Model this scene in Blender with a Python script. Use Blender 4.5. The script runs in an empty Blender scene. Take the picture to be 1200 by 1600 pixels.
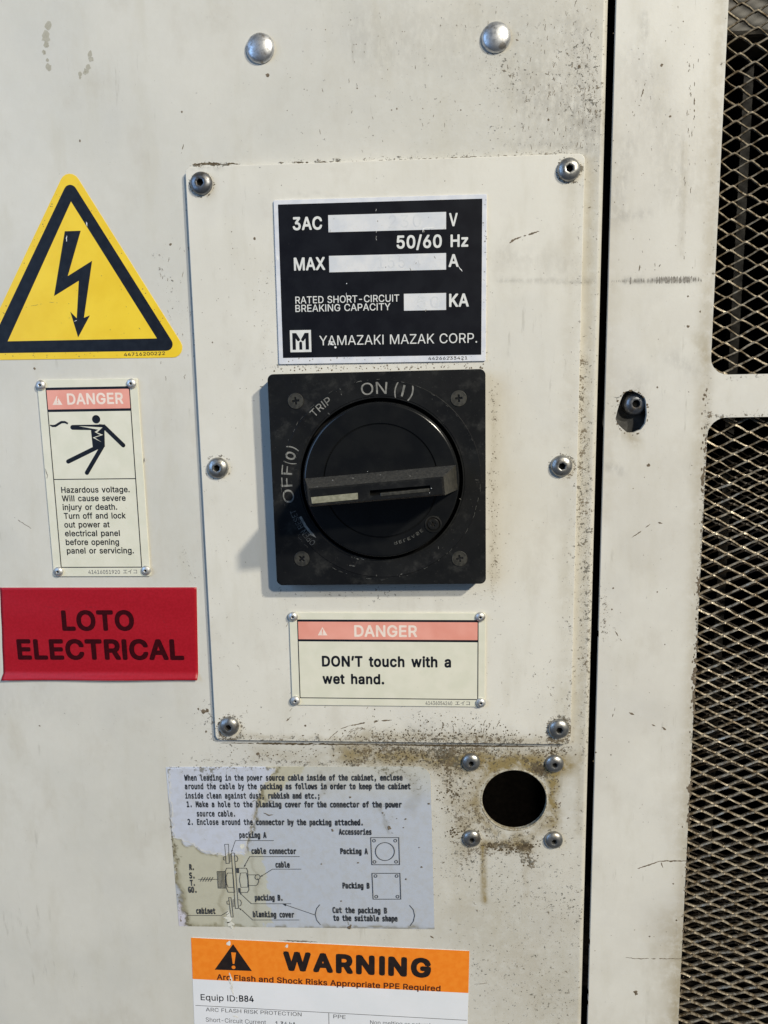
import bpy, bmesh, math, random, os
import numpy as np
from mathutils import Vector, Matrix, noise
from mathutils.geometry import delaunay_2d_cdt
random.seed(7)
sc = bpy.context.scene
C = sc.collection
S = 0.001            # drawings are in millimetres: (u right, v up, h out of the panel)
Z0 = 1.2             # height of the panel centre above the floor, metres
def W3(u, v, h): return Vector((u * S, -h * S, Z0 + v * S))

# ------------------------------------------------------------------ camera
CP = np.array([20.0001, 33.7962, 341.3775])
R = np.array([[0.9980443974856498, -0.01726403413807253, -0.06007773108886019],
              [-0.007702433131554024, -0.9877454830201854, 0.1558830757236737],
              [-0.06203267825396443, -0.15511548568243635, -0.9859468205385824]])
FPX = 1174.5
cam_d = bpy.data.cameras.new('camera'); cam = bpy.data.objects.new('camera', cam_d); C.objects.link(cam)
cam_d.sensor_fit = 'VERTICAL'; cam_d.sensor_height = 36; cam_d.lens = FPX / 1600 * 36
cam_d.clip_start = 0.01; cam_d.clip_end = 50
def dirw(a): return Vector((a[0], -a[2], a[1]))
X, Y, Zc = dirw(R[0]), dirw(-R[1]), dirw(-R[2])
M = Matrix((X, Y, Zc)).transposed().to_4x4(); M.translation = W3(*CP)
cam.matrix_world = M
sc.camera = cam
sc.view_settings.view_transform = 'Standard'; sc.view_settings.look = 'None'
sc.view_settings.exposure = 0.05; sc.view_settings.gamma = 1
sc.render.resolution_x = 768; sc.render.resolution_y = 1024

# ------------------------------------------------------------------ world and lamps (workshop light)
wd = bpy.data.worlds.new('World'); sc.world = wd; wd.use_nodes = True
bgn = wd.node_tree.nodes['Background']; bgn.inputs[0].default_value = (0.55, 0.68, 0.90, 1); bgn.inputs[1].default_value = 0.07
def lamp(name, d, dist, radius, power, col, shape='DISK', at=(-4, 0, 0)):
    l = bpy.data.lights.new(name, 'AREA'); l.shape = shape; l.size = radius * 2; l.energy = power; l.color = col
    if shape == 'RECTANGLE': l.size_y = radius * 2.6
    o = bpy.data.objects.new(name, l); C.objects.link(o)
    dv = dirw(d).normalized(); o.location = W3(*at) + dv * dist
    o.rotation_euler = dv.to_track_quat('Z', 'Y').to_euler()
    return o
lamp('ceiling_lamp_near', (1.03, 0.90, 1.0), 4.2, 0.102, 141, (1.0, 0.94, 0.80))
lamp('ceiling_lamp_far', (0.65, 0.60, 1.0), 4.5, 0.130, 102, (1.0, 0.93, 0.78))
lamp('window_light', (-1.0, 0.35, 0.75), 1.3, 0.38, 6.6, (0.36, 0.60, 1.0), 'RECTANGLE')

# ------------------------------------------------------------------ picture measurement helpers
def P(px, py, h=0.0):
    d = R.T @ np.array([(px - 600) / FPX, (py - 800) / FPX, 1.0])
    t = (h - CP[2]) / d[2]; q = CP + d * t
    return float(q[0]), float(q[1])
def PX(u, v, h=0.0):            # millimetres -> photograph measure (numpy arrays), used to lay out stains
    d = np.stack([u - CP[0], v - CP[1], np.full_like(u, h - CP[2])], -1) @ R.T
    return 600 + FPX * d[..., 0] / d[..., 2], 800 + FPX * d[..., 1] / d[..., 2]
def K(ox, oy, s): return lambda x, y: (ox + x / s, oy + y / s)

# ------------------------------------------------------------------ mesh helpers
class MB:
    def __init__(s): s.v, s.f, s.m = [], [], []
    def add(s, vs, fs, mi=0):
        b = len(s.v); s.v += [tuple(x) for x in vs]; s.f += [tuple(i + b for i in f) for f in fs]; s.m += [mi] * len(fs); return b
    def prism(s, poly, h0, h1, mi=0):
        n = len(poly)
        s.add([(x, y, h0) for x, y in poly] + [(x, y, h1) for x, y in poly],
              [tuple(range(n, 2 * n)), tuple(range(n - 1, -1, -1))] + [(i, (i + 1) % n, n + (i + 1) % n, n + i) for i in range(n)], mi)
    def flat(s, poly, h, mi=0): s.add([(x, y, h) for x, y in poly], [tuple(range(len(poly)))], mi)
    def lathe(s, prof, c=(0, 0), n=48, mi=0, hexin=None):
        vs, fs = [], []
        for k, (r, h) in enumerate(prof):
            for i in range(n):
                a = 2 * math.pi * i / n
                rr = r
                if hexin and k >= hexin: rr = r / max(abs(math.cos(((a + .3) % (math.pi / 3)) - math.pi / 6)), .1) * .93
                vs.append((c[0] + rr * math.cos(a), c[1] + rr * math.sin(a), h))
        for k in range(len(prof) - 1):
            for i in range(n):
                j = (i + 1) % n
                fs.append((k * n + i, k * n + j, (k + 1) * n + j, (k + 1) * n + i))
        if prof[-1][0] > 0: fs.append(tuple((len(prof) - 1) * n + i for i in range(n)))
        s.add(vs, fs, mi)
    def strip(s, pts, w, h, mi=0, closed=False):
        n = len(pts); L, Rr = [], []
        for i, p in enumerate(pts):
            a = pts[i - 1] if (i > 0 or closed) else None
            b = pts[(i + 1) % n] if (i < n - 1 or closed) else None
            def nd(p, q):
                d = (q[0] - p[0], q[1] - p[1]); l = math.hypot(*d) or 1; return d[0] / l, d[1] / l
            d1 = nd(a, p) if a else nd(p, b); d2 = nd(p, b) if b else d1
            nx, ny = -(d1[1] + d2[1]), d1[0] + d2[0]; l = math.hypot(nx, ny) or 1; nx /= l; ny /= l
            k = 1 / max(.35, nx * -d1[1] + ny * d1[0])
            ww = (w[i] if isinstance(w, (list, tuple)) else w) / 2 * k
            L.append((p[0] + nx * ww, p[1] + ny * ww, h)); Rr.append((p[0] - nx * ww, p[1] - ny * ww, h))
        m = n if closed else n - 1
        s.add(L + Rr, [(i + n, (i + 1) % n + n, (i + 1) % n, i) for i in range(m)], mi)
def obj(name, mb, mats, parent=None, smooth=False, bevel=0, kind=None, label=None):
    me = bpy.data.meshes.new(name)
    me.from_pydata([(x * S, y * S, z * S) for x, y, z in mb.v], [], mb.f)
    mats = mats if isinstance(mats, (list, tuple)) else [mats]
    for m in mats: me.materials.append(m)
    if len(mats) > 1: me.polygons.foreach_set('material_index', mb.m)
    me.update()
    o = bpy.data.objects.new(name, me); C.objects.link(o)
    if smooth:
        me.polygons.foreach_set('use_smooth', [True] * len(me.polygons))
        me.set_sharp_from_angle(angle=math.radians(38))
    if bevel:
        b = o.modifiers.new('bevel', 'BEVEL'); b.width = bevel * S; b.segments = 2; b.limit_method = 'ANGLE'; b.angle_limit = math.radians(50)
    if parent: o.parent = parent
    if kind: o['kind'] = kind
    if label: o['label'] = label
    return o
def thing(name, label, cat, u=0, v=0, h=0, rot=0, group=None):
    o = bpy.data.objects.new(name, None); C.objects.link(o); o.empty_display_size = .01
    m = Matrix.Rotation(math.pi / 2, 4, 'X') @ Matrix.Rotation(rot, 4, 'Z'); m.translation = W3(u, v, h)
    o.matrix_world = m; o['label'] = label; o['category'] = cat
    if group: o['group'] = group
    return o
def put(src, parent, u, v, h=0, rot=0):          # copy of a part with copies of its own sub-parts
    c = src.copy(); C.objects.link(c); c.parent = parent
    c.location = (u * S, v * S, h * S); c.rotation_euler = (0, 0, rot)
    for g in src.children:
        d = g.copy(); C.objects.link(d); d.parent = c
    return c
def rrect(w, h, r, cx=0, cy=0, n=6):
    o = []
    for k, (sx, sy) in enumerate(((1, 1), (-1, 1), (-1, -1), (1, -1))):
        for i in range(n + 1):
            a = math.pi / 2 * (k + i / n)
            o.append((cx + sx * (w / 2 - r) + r * math.cos(a), cy + sy * (h / 2 - r) + r * math.sin(a)))
    return o
def circ(c, r, n=48): return [(c[0] + r * math.cos(2 * math.pi * i / n), c[1] + r * math.sin(2 * math.pi * i / n)) for i in range(n)]
def rpoly(pts, r, n=6):                          # convex polygon (CCW) with rounded corners
    out = []; m = len(pts)
    for i in range(m):
        p = Vector(pts[i]); a = (Vector(pts[i - 1]) - p).normalized(); b = (Vector(pts[(i + 1) % m]) - p).normalized()
        th = a.angle(b); bis = (a + b).normalized(); c = p + bis * (r / math.sin(th / 2))
        t = r / math.tan(th / 2); p0 = p + a * t; p1 = p + b * t
        a0 = math.atan2(*(p0 - c).yx); a1 = math.atan2(*(p1 - c).yx); da = (a1 - a0 + math.pi) % (2 * math.pi) - math.pi
        out += [(c.x + r * math.cos(a0 + da * k / n), c.y + r * math.sin(a0 + da * k / n)) for k in range(n + 1)]
    return out
def inside(poly, q):
    p = np.array(poly); x, y = q[:, 0], q[:, 1]; res = np.zeros(len(q), bool); n = len(p); j = n - 1
    for i in range(n):
        c = ((p[i, 1] > y) != (p[j, 1] > y)) & (x < (p[j, 0] - p[i, 0]) * (y - p[i, 1]) / (p[j, 1] - p[i, 1] + 1e-12) + p[i, 0])
        res ^= c; j = i
    return res
def resample(poly, step):
    out = []
    for i, p in enumerate(poly):
        q = poly[(i + 1) % len(poly)]; d = math.dist(p, q); n = max(1, int(d / step))
        out += [(p[0] + (q[0] - p[0]) * k / n, p[1] + (q[1] - p[1]) * k / n) for k in range(n)]
    return out
def sheet(outer, holes, h, thick, step=None, mb=None, back=False):
    """flat sheet with holes: finely triangulated face plus the cut edges"""
    mb = mb or MB()
    loops = [outer] + holes
    if step: loops = [resample(l, step) for l in loops]
    pts, edges = [], []
    for l in loops:
        b = len(pts); pts += l; edges += [(b + i, b + (i + 1) % len(l)) for i in range(len(l))]
    if step:
        B = np.array(pts); lo, hi = B.min(0), B.max(0)
        gx, gy = np.meshgrid(np.arange(lo[0] + step / 2, hi[0], step), np.arange(lo[1] + step / 2, hi[1], step))
        G = np.stack([gx.ravel(), gy.ravel()], 1)
        near = np.zeros(len(G), bool)
        kd = {}
        for x, y in pts: kd.setdefault((int(x // step), int(y // step)), []).append((x, y))
        for i, (x, y) in enumerate(G):
            cx, cy = int(x // step), int(y // step)
            for a in (-1, 0, 1):
                for b in (-1, 0, 1):
                    for q in kd.get((cx + a, cy + b), ()):
                        if (q[0] - x) ** 2 + (q[1] - y) ** 2 < (.55 * step) ** 2: near[i] = True
        ok = inside(loops[0], G) & ~near
        for l in loops[1:]: ok &= ~inside(l, G)
        pts = pts + [tuple(g) for g in G[ok]]
    V, _, F, *_ = delaunay_2d_cdt([Vector(p) for p in pts], edges, [], 0, 1e-6, False)
    A = np.array([tuple(v) for v in V]); T = np.array([f[:3] for f in F])
    cen = A[T].mean(1); keep = inside(loops[0], cen)
    for l in loops[1:]: keep &= ~inside(l, cen)
    T = T[keep]
    a, b, c = A[T[:, 0]], A[T[:, 1]], A[T[:, 2]]
    flip = ((b[:, 0] - a[:, 0]) * (c[:, 1] - a[:, 1]) - (b[:, 1] - a[:, 1]) * (c[:, 0] - a[:, 0])) < 0
    T[flip] = T[flip][:, ::-1]
    base = mb.add([(x, y, h) for x, y in A], [tuple(t) for t in T])
    if back: mb.add([(x, y, h - thick) for x, y in A], [tuple(t[::-1]) for t in T])
    # walls share the face's rim vertices
    look = {(round(x, 4), round(y, 4)): i for i, (x, y) in enumerate(A)}
    for li, l in enumerate(loops):
        area = sum(l[i - 1][0] * l[i][1] - l[i][0] * l[i - 1][1] for i in range(len(l)))
        ccw = area > 0
        idx = [look.get((round(x, 4), round(y, 4))) for x, y in l]
        top = [base + i if i is not None else None for i in idx]
        lo_ = len(mb.v); mb.v += [(x, y, h - thick) for x, y in l]
        for i in range(len(l)):
            j = (i + 1) % len(l)
            if top[i] is None or top[j] is None: continue
            q = (top[i], lo_ + i, lo_ + j, top[j])
            if (li == 0) != ccw: q = q[::-1]
            mb.f.append(q); mb.m.append(0)
    return mb
def fit(c4, h=0):          # TL, TR, BL, BR of a real rectangle -> centre, size, turn
    a, b, c, d = [Vector(P(x, y, h)) for x, y in c4]
    cen = (a + b + c + d) / 4; ax = ((b - a) + (d - c)) / 2; ay = ((a - c) + (b - d)) / 2
    rot = (math.atan2(ax.y, ax.x) + math.atan2(-ay.x, ay.y)) / 2
    return cen, ax.length, ay.length, rot
class Frame:
    def __init__(s, c4, h): s.h = h; s.c, s.w, s.hh, s.rot = fit(c4, h)
    def L(s, px, py):
        q = Vector(P(px, py, s.h)) - s.c; c, n = math.cos(s.rot), math.sin(s.rot)
        return (q.x * c + q.y * n, -q.x * n + q.y * c)

# ------------------------------------------------------------------ lettering
FD = bpy.utils.system_resource('DATAFILES') + '/fonts/'
def font(fn):
    try: return bpy.data.fonts.load(FD + fn)
    except Exception: return None
SANS, MONO = font('Inter.woff2'), font('DejaVuSansMono.woff2')
def raw(body, fnt):
    """outline loops of a string in font units"""
    c = bpy.data.curves.new('lettering', 'FONT'); c.body = body
    if fnt: c.font = fnt
    c.resolution_u = 3; c.fill_mode = 'NONE'
    o = bpy.data.objects.new('lettering', c); m = bpy.data.meshes.new_from_object(o)
    V = [(p.co.x, p.co.y) for p in m.vertices]; E = [tuple(e.vertices) for e in m.edges]
    bpy.data.objects.remove(o); bpy.data.curves.remove(c); bpy.data.meshes.remove(m)
    adj = {}
    for a, b in E: adj.setdefault(a, []).append(b); adj.setdefault(b, []).append(a)
    seen, loops = set(), []
    for st_ in sorted(adj):
        if st_ in seen: continue
        L_ = [st_]; seen.add(st_); cur = min(adj[st_], key=lambda q: abs(q - st_ - 1))
        while cur not in seen: L_.append(cur); seen.add(cur); nx_ = [q for q in adj[cur] if q not in seen]; cur = nx_[0] if nx_ else st_
        loops.append([V[k] for k in L_])
    return loops
GC = {}
SQ = [(.78, .78), (-.78, .78), (-.78, -.78), (.78, -.78), (1, 0), (0, 1), (-1, 0), (0, -1)]
def glyph(ch, fnt, bold):
    """one character as a clean single-layer mesh: the union of its outlines, thickened by `bold`"""
    key_ = (ch, fnt.name if fnt else '', round(bold, 4))
    if key_ in GC: return GC[key_]
    H0 = min(x for l in raw('H', fnt) for x, y in l)
    both = raw(ch + 'H', fnt); nh = len(raw('H', fnt)); adv = min(x for l in both[-nh:] for x, y in l) - H0
    loops = both[:-nh]
    if fnt and fnt is SANS and ch in 'Il':           # plain straight stroke, as on the signs
        hx = sorted({round(x, 3) for x, y in raw('H', fnt)[0]}); sw_ = hx[1] - hx[0]; top_ = max(y for l in raw('H' if ch == 'I' else 'd', fnt) for x, y in l)
        adv = sw_ * 2.75; x_ = sw_ * .85 + H0 * 0; loops = [[(x_, 0), (x_ + sw_, 0), (x_ + sw_, top_), (x_, top_)]]
    if not loops: GC[key_] = ([], [], adv); return GC[key_]
    n = 8 if bold > 0 else 1; pts, edges, copies = [], [], []
    for k in range(n):
        ox, oy = (bold * SQ[k][0], bold * SQ[k][1]) if n > 1 else (0, 0); cl = []
        for l in loops:
            b = len(pts); q = [(x + ox, y + oy) for x, y in l]; pts += q; cl.append(np.array(q)); edges += [(b + i, b + (i + 1) % len(q)) for i in range(len(q))]
        copies.append(cl)
    V, _, F_, *_ = delaunay_2d_cdt([Vector(p) for p in pts], edges, [], 0, 1e-6, False)
    A = np.array([tuple(v) for v in V]); T_ = np.array([f_[:3] for f_ in F_]); cen_ = A[T_].mean(1); keep = np.zeros(len(T_), bool)
    for cl in copies:
        wn = np.zeros(len(T_))
        for l in cl:
            for p, q in zip(l, np.roll(l, -1, 0)):
                side_ = (q[0] - p[0]) * (cen_[:, 1] - p[1]) - (q[1] - p[1]) * (cen_[:, 0] - p[0])
                wn += ((p[1] <= cen_[:, 1]) & (q[1] > cen_[:, 1]) & (side_ > 0)) * 1.0 - ((p[1] > cen_[:, 1]) & (q[1] <= cen_[:, 1]) & (side_ < 0)) * 1.0
        keep |= wn != 0
    T_ = T_[keep]; a, b, c = A[T_[:, 0]], A[T_[:, 1]], A[T_[:, 2]]
    fp = ((b[:, 0] - a[:, 0]) * (c[:, 1] - a[:, 1]) - (b[:, 1] - a[:, 1]) * (c[:, 0] - a[:, 0])) < 0; T_[fp] = T_[fp][:, ::-1]
    us = np.unique(T_); mp = {int(u): i for i, u in enumerate(us)}
    GC[key_] = ([tuple(A[u]) for u in us], [tuple(mp[int(k)] for k in t) for t in T_], adv); return GC[key_]
def glyphs(body, fnt, bold=0.0, sp=1.0, wsp=1.0):
    v, f, x = [], [], 0.0; bold = max(bold, 0)
    for ch in body:
        gv, gf, adv = glyph(ch if ch != ' ' else 'n', fnt, bold)
        if ch == ' ': x += adv * (1.0 if fnt is MONO else .5) * wsp; continue
        b = len(v); v += [(p[0] + x, p[1]) for p in gv]; f += [tuple(i + b for i in t) for t in gf]; x += adv * sp + bold * .8
    return v, f
CAP = {}
def capof(fnt):
    if fnt not in CAP: v, _ = glyphs('H', fnt); CAP[fnt] = max(y for x, y in v)
    return CAP[fnt]
def text(mb, body, p0, w, cap, h, fnt=SANS, bold=0.0, sp=1.0, wsp=1.0, rot=0, arc=None, mi=0):
    """p0 baseline left, w ink width, cap height (mm); arc=(centre, radius, mid angle): bent clockwise, tops outward"""
    v, f = glyphs(body, fnt, bold, sp, wsp)
    x0 = min(x for x, y in v); x1 = max(x for x, y in v); sx = w / (x1 - x0); sy = cap / capof(fnt)
    out = []
    for x, y in v:
        x = (x - x0) * sx; y = y * sy
        if arc:
            (cx, cy), r, am = arc; a = am - (x - w / 2) / r
            out.append((cx + (r + y) * math.cos(a), cy + (r + y) * math.sin(a), h))
        else: out.append((p0[0] + x * math.cos(rot) - y * math.sin(rot), p0[1] + x * math.sin(rot) + y * math.cos(rot), h))
    mb.add(out, f, mi)
def label_text(fr, k, body, x0, x1, yb, cap, h, mat, parent, rot=0, yb1=None, name='lettering', **kw):
    a = fr.L(*k(x0, yb)); b = fr.L(*k(x1, yb if yb1 is None else yb1)); t = fr.L(*k(x0, yb - cap))
    mb = MB(); text(mb, body, a, math.dist(a, b), math.dist(a, t), h, rot=rot, **kw)
    return obj(name, mb, mat, parent)

# ------------------------------------------------------------------ materials
class N:
    def __init__(s, name, world=False):
        s.m = bpy.data.materials.new(name); s.m.use_nodes = True; s.t = s.m.node_tree; s.b = s.t.nodes['Principled BSDF']
        tc = s.t.nodes.new('ShaderNodeTexCoord'); mp = s.t.nodes.new('ShaderNodeVectorMath'); mp.operation = 'SCALE'
        s.t.links.new(s.t.nodes.new('ShaderNodeNewGeometry').outputs['Position'] if world else tc.outputs['Object'], mp.inputs[0]); mp.inputs['Scale'].default_value = 1000; s.co = mp.outputs[0]
    def set(s, inp, v):
        if hasattr(v, 'links'): s.t.links.new(v, inp)
        else: inp.default_value = v if not (isinstance(v, tuple) and len(v) == 3 and inp.type == 'RGBA') else (*v, 1)
    def noise(s, scale, detail=3, rough=.55, stretch=None, off=0):
        n = s.t.nodes.new('ShaderNodeTexNoise'); n.inputs['Scale'].default_value = scale; n.inputs['Detail'].default_value = detail
        n.inputs['Roughness'].default_value = rough; src = s.co
        if stretch or off:
            mp = s.t.nodes.new('ShaderNodeMapping'); s.t.links.new(src, mp.inputs[0]); mp.inputs['Scale'].default_value = stretch or (1, 1, 1)
            mp.inputs['Location'].default_value = (off, off * 1.7, 0); src = mp.outputs[0]
        s.t.links.new(src, n.inputs['Vector']); return n.outputs[0]
    def math(s, op, a, b=0.0, c=None):
        n = s.t.nodes.new('ShaderNodeMath'); n.operation = op; s.set(n.inputs[0], a); s.set(n.inputs[1], b)
        if c is not None: s.set(n.inputs[2], c)
        return n.outputs[0]
    def ramp(s, x, lo, hi, a=0.0, b=1.0):
        n = s.t.nodes.new('ShaderNodeMapRange'); n.interpolation_type = 'SMOOTHSTEP'
        s.set(n.inputs[0], x); s.set(n.inputs[1], lo); s.set(n.inputs[2], hi); s.set(n.inputs[3], a); s.set(n.inputs[4], b); return n.outputs[0]
    def mix(s, f, a, b):
        n = s.t.nodes.new('ShaderNodeMix'); n.data_type = 'RGBA'; s.set(n.inputs[0], f); s.set(n.inputs[6], a); s.set(n.inputs[7], b); return n.outputs[2]
    def attr(s, name):
        n = s.t.nodes.new('ShaderNodeAttribute'); n.attribute_name = name; return n.outputs['Fac']
    def attrc(s, name):
        n = s.t.nodes.new('ShaderNodeAttribute'); n.attribute_name = name; return n.outputs['Color']
    def bump(s, hgt, dist, strength=1.0, prev=None):
        n = s.t.nodes.new('ShaderNodeBump'); s.set(n.inputs['Height'], hgt); n.inputs['Distance'].default_value = dist * S; n.inputs['Strength'].default_value = strength
        if prev is not None: s.t.links.new(prev, n.inputs['Normal'])
        s.t.links.new(n.outputs[0], s.b.inputs['Normal']); return n.outputs[0]
    def out(s, col=None, rough=None, metal=None, spec=None):
        if col is not None: s.set(s.b.inputs['Base Color'], col)
        if rough is not None: s.set(s.b.inputs['Roughness'], rough)
        if metal is not None: s.set(s.b.inputs['Metallic'], metal)
        if spec is not None: s.set(s.b.inputs['Specular IOR Level'], spec)
        return s.m
def paint(name, A, B, seed=0):
    n = N(name); g, st, d = n.attr('grime'), n.attr('stain'), n.attr('smudge')
    col = n.mix(n.ramp(n.noise(.014, 4, off=seed), .35, .65), A, B)
    col = n.mix(n.ramp(n.noise(.09, 5, .6, (1, .25, 1), off=seed + 9), .5, .72, 0, .22), col, (.50, .47, .38))
    col = n.mix(n.ramp(n.noise(.040, 6, .66, (1, .6, 1), off=seed + 70), .52, .72, 0, .24), col, (.42, .38, .31))
    col = n.mix(n.ramp(n.noise(.018, 5, .6, off=seed + 75), .50, .66, 0, .14), col, (.50, .50, .50))
    # smudge: soft grey rubbed dirt, stain: yellow-brown oily film
    col = n.mix(n.math('MULTIPLY', d, n.ramp(n.noise(.5, 6, .7, (1, .5, 1), off=seed), .3, .62)), col, (.13, .125, .12))
    sm = n.math('MULTIPLY', st, n.ramp(n.noise(.22, 5, .65, off=seed + 3), .25, .6, .35, 1))
    col = n.mix(sm, col, (.26, .20, .09))
    # grime: clotted brown flecks whose cover follows the grime field
    str_ = n.math('MULTIPLY', n.ramp(n.noise(.32, 5, .7, (1, .12, 1), off=seed + 60), .60, .70), n.ramp(n.noise(.02, 3, off=seed + 61), .46, .62))
    col = n.mix(n.math('MULTIPLY', str_, .30), col, (.30, .28, .235))
    col = n.mix(n.math('MULTIPLY', n.ramp(n.noise(1.1, 4, .75, (1, .45, 1), off=seed + 64), .66, .72), n.ramp(n.noise(.035, 3, off=seed + 66), .48, .60, .0, .6)), col, (.17, .16, .14))
    thr = n.math('MULTIPLY_ADD', g, -.30, .735)
    f1 = n.noise(.62, 5, .68, off=seed + 20)
    k1 = n.ramp(n.math('SUBTRACT', f1, thr), -.015, .045)
    thr2 = n.math('MULTIPLY_ADD', g, -.27, .76)
    f2 = n.noise(1.9, 3, .6, off=seed + 31)
    k2 = n.ramp(n.math('SUBTRACT', f2, thr2), -.01, .05)
    dirtc = n.mix(n.ramp(n.noise(.12, 3, off=seed + 50), .42, .58), (.135, .10, .058), (.085, .075, .055))
    col = n.mix(n.math('MULTIPLY', k1, .82), col, dirtc)
    col = n.mix(n.math('MULTIPLY', k2, .75), col, dirtc)
    ro = n.math('MULTIPLY_ADD', k1, .3, n.ramp(n.noise(.05, 4, off=seed), .3, .7, .42, .58))
    b1 = n.bump(n.noise(.016, 2, off=seed), 1.1, .5)
    b2 = n.bump(n.noise(.9, 2, .5), .035, .6, b1)
    n.bump(k1, .10, .8, b2)
    return n.out(col, ro, 0, .30)
M_door = paint('aged_cream_paint', (.585, .575, .53), (.635, .62, .57))
M_plate = paint('cover_plate_paint', (.655, .635, .575), (.70, .68, .62), 40)
M_frame = paint('side_panel_paint', (.62, .60, .55), (.69, .675, .625), 80)
def simple(name, A, B, ro=.45, metal=0, sc_=.3, spec=.5, specks=None, bump=None, lo=.35, hi=.65):
    n = N(name); col = n.mix(n.ramp(n.noise(sc_, 4), lo, hi), A, B)
    if specks:
        amt, c = specks
        col = n.mix(n.math('MULTIPLY', n.ramp(n.noise(.9, 4, .7, off=5), amt, amt + .05), .75), col, c)
    if bump: n.bump(n.noise(bump[0], 3, .6), bump[1], .7)
    return n.out(col, ro, metal, spec)
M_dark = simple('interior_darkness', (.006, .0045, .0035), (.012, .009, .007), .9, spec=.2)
M_black_ink = simple('black_ink', (.006, .008, .014), (.010, .013, .020), .45, spec=.25)
M_dk_hole = simple('recess_dirt_and_dark', (.006, .006, .006), (.012, .011, .010), .9, spec=.1)  # grimy sockets; darkness of holes, slots and recess floors put into the colour
def steel(name, c, ro):
    n = N(name, True); f = n.noise(.5, 5, .7); col = n.mix(n.ramp(f, .45, .68), c, tuple(x * .55 for x in c)); col = n.mix(n.ramp(n.noise(.23, 5, .7, off=9), .52, .66, 0, .6), col, (.16, .12, .075))
    n.bump(n.noise(1.2, 4, .7), .06, .6)
    return n.out(col, n.ramp(f, .35, .7, ro, ro + .25), .9)
M_steel = steel('zinc_plated_steel', (.40, .40, .39), .30)
M_steel_d = steel('oily_dark_steel', (.23, .24, .26), .30)
M_rivet = steel('aluminium_rivet', (.74, .74, .73), .42)
M_dome = steel('galvanised_dome', (.62, .63, .65), .34)
def plastic():
    n = N('black_plastic'); col = n.mix(n.ramp(n.noise(.05, 4), .35, .7), (.0055, .006, .0072), (.0095, .010, .0105))
    col = n.mix(n.ramp(n.noise(1.6, 3, .7), .66, .76, 0, .34), col, (.20, .19, .17))
    col = n.mix(n.ramp(n.noise(.10, 5, .7, off=13), .50, .75, 0, .22), col, (.11, .108, .10))
    n.bump(n.noise(2.2, 2), .03, .6)
    return n.out(col, n.ramp(n.noise(.07, 4), .3, .7, .36, .5), 0, .22)
M_plastic = plastic()
M_dial = simple('smooth_black_plastic', (.0055, .006, .007), (.009, .0095, .010), .2, sc_=.08, spec=.45, specks=(.70, (.035, .034, .03)))
def dusty():
    n = N('dusty_plastic'); f = n.noise(.9, 5, .75)
    col = n.mix(n.ramp(f, .40, .66), (.016, .016, .017), (.075, .074, .068))
    col = n.mix(n.ramp(n.noise(2.6, 3, .7, off=3), .66, .72), col, (.55, .54, .52))
    n.bump(f, .2, .8)
    return n.out(col, .7, 0, .4)
M_dusty = dusty()
M_worn_lit = simple('worn_and_lit_grey_plastic', (.015, .0145, .012), (.038, .036, .029), .55, sc_=.6, bump=(1.5, .05))
M_print_grey = simple('grey_print', (.13, .13, .12), (.25, .245, .225), .6, sc_=.5)
M_print_dim = simple('worn_grey_print', (.045, .045, .043), (.13, .13, .12), .6, sc_=.5)
M_alu = simple('satin_aluminium', (.60, .62, .68), (.68, .69, .73), .45, 0, sc_=.2, specks=(.66, (.30, .29, .27)))
M_field = simple('black_enamel', (.0045, .005, .0085), (.008, .009, .013), .40, sc_=.1, spec=.2, specks=(.70, (.05, .05, .05)))
M_white_print = simple('white_print', (.62, .63, .62), (.70, .70, .68), .5)
M_value = simple('bare_value_field', (.58, .60, .64), (.68, .68, .69), .45, sc_=.12, specks=(.67, (.32, .31, .30)))
M_emboss = simple('stamped_digit_edge', (.55, .565, .60), (.625, .64, .65), .5)
M_yellow = simple('warning_yellow', (.80, .54, .018), (.85, .60, .03), .38, sc_=.05, specks=(.72, (.35, .25, .05)))
M_cream = simple('cream_enamel', (.67, .66, .545), (.72, .70, .59), .42, sc_=.1, specks=(.685, (.35, .30, .20)))
M_pink = simple('faded_red', (.74, .30, .235), (.80, .36, .29), .45, sc_=.06, specks=(.72, (.45, .2, .16)))
M_pinkish = simple('faded_white_print', (.80, .66, .58), (.84, .72, .64), .5)
M_red = simple('red_vinyl', (.325, .005, .012), (.375, .007, .017), .42, sc_=.9, spec=.4)
M_redink = simple('dark_red_ink', (.028, .001, .003), (.042, .002, .004), .5, sc_=1.2, spec=.15)
M_paperedge = simple('vinyl_backing', (.75, .72, .70), (.8, .78, .76), .6)
M_orange = simple('orange_vinyl', (.86, .225, .015), (.90, .26, .022), .4, sc_=.3)
M_paper = simple('white_vinyl', (.74, .76, .80), (.78, .79, .83), .4, sc_=.04)
M_orangeink = simple('black_ink_on_orange', (.012, .008, .008), (.02, .012, .01), .5)
M_greyink = simple('grey_ink', (.09, .09, .10), (.15, .15, .16), .5)
M_ivory = simple('aged_ivory_strip', (.20, .195, .14), (.28, .27, .20), .5, sc_=.6, specks=(.62, (.10, .10, .07)))
M_brownmark = simple('brown_dirt_mark', (.10, .075, .045), (.17, .13, .09), .8, sc_=1.0)
M_greymark = simple('grey_rub_mark', (.17, .155, .135), (.30, .28, .25), .8, sc_=1.3)
M_blackmark = simple('dark_scratch', (.05, .045, .04), (.09, .08, .07), .8, sc_=1.0)
M_primer = simple('exposed_primer', (.36, .34, .275), (.42, .40, .335), .7, sc_=.4, specks=(.6, (.22, .2, .15)))
M_white_mark = simple('white_scrape_and_glint', (.70, .71, .72), (.8, .8, .8), .4)
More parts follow.
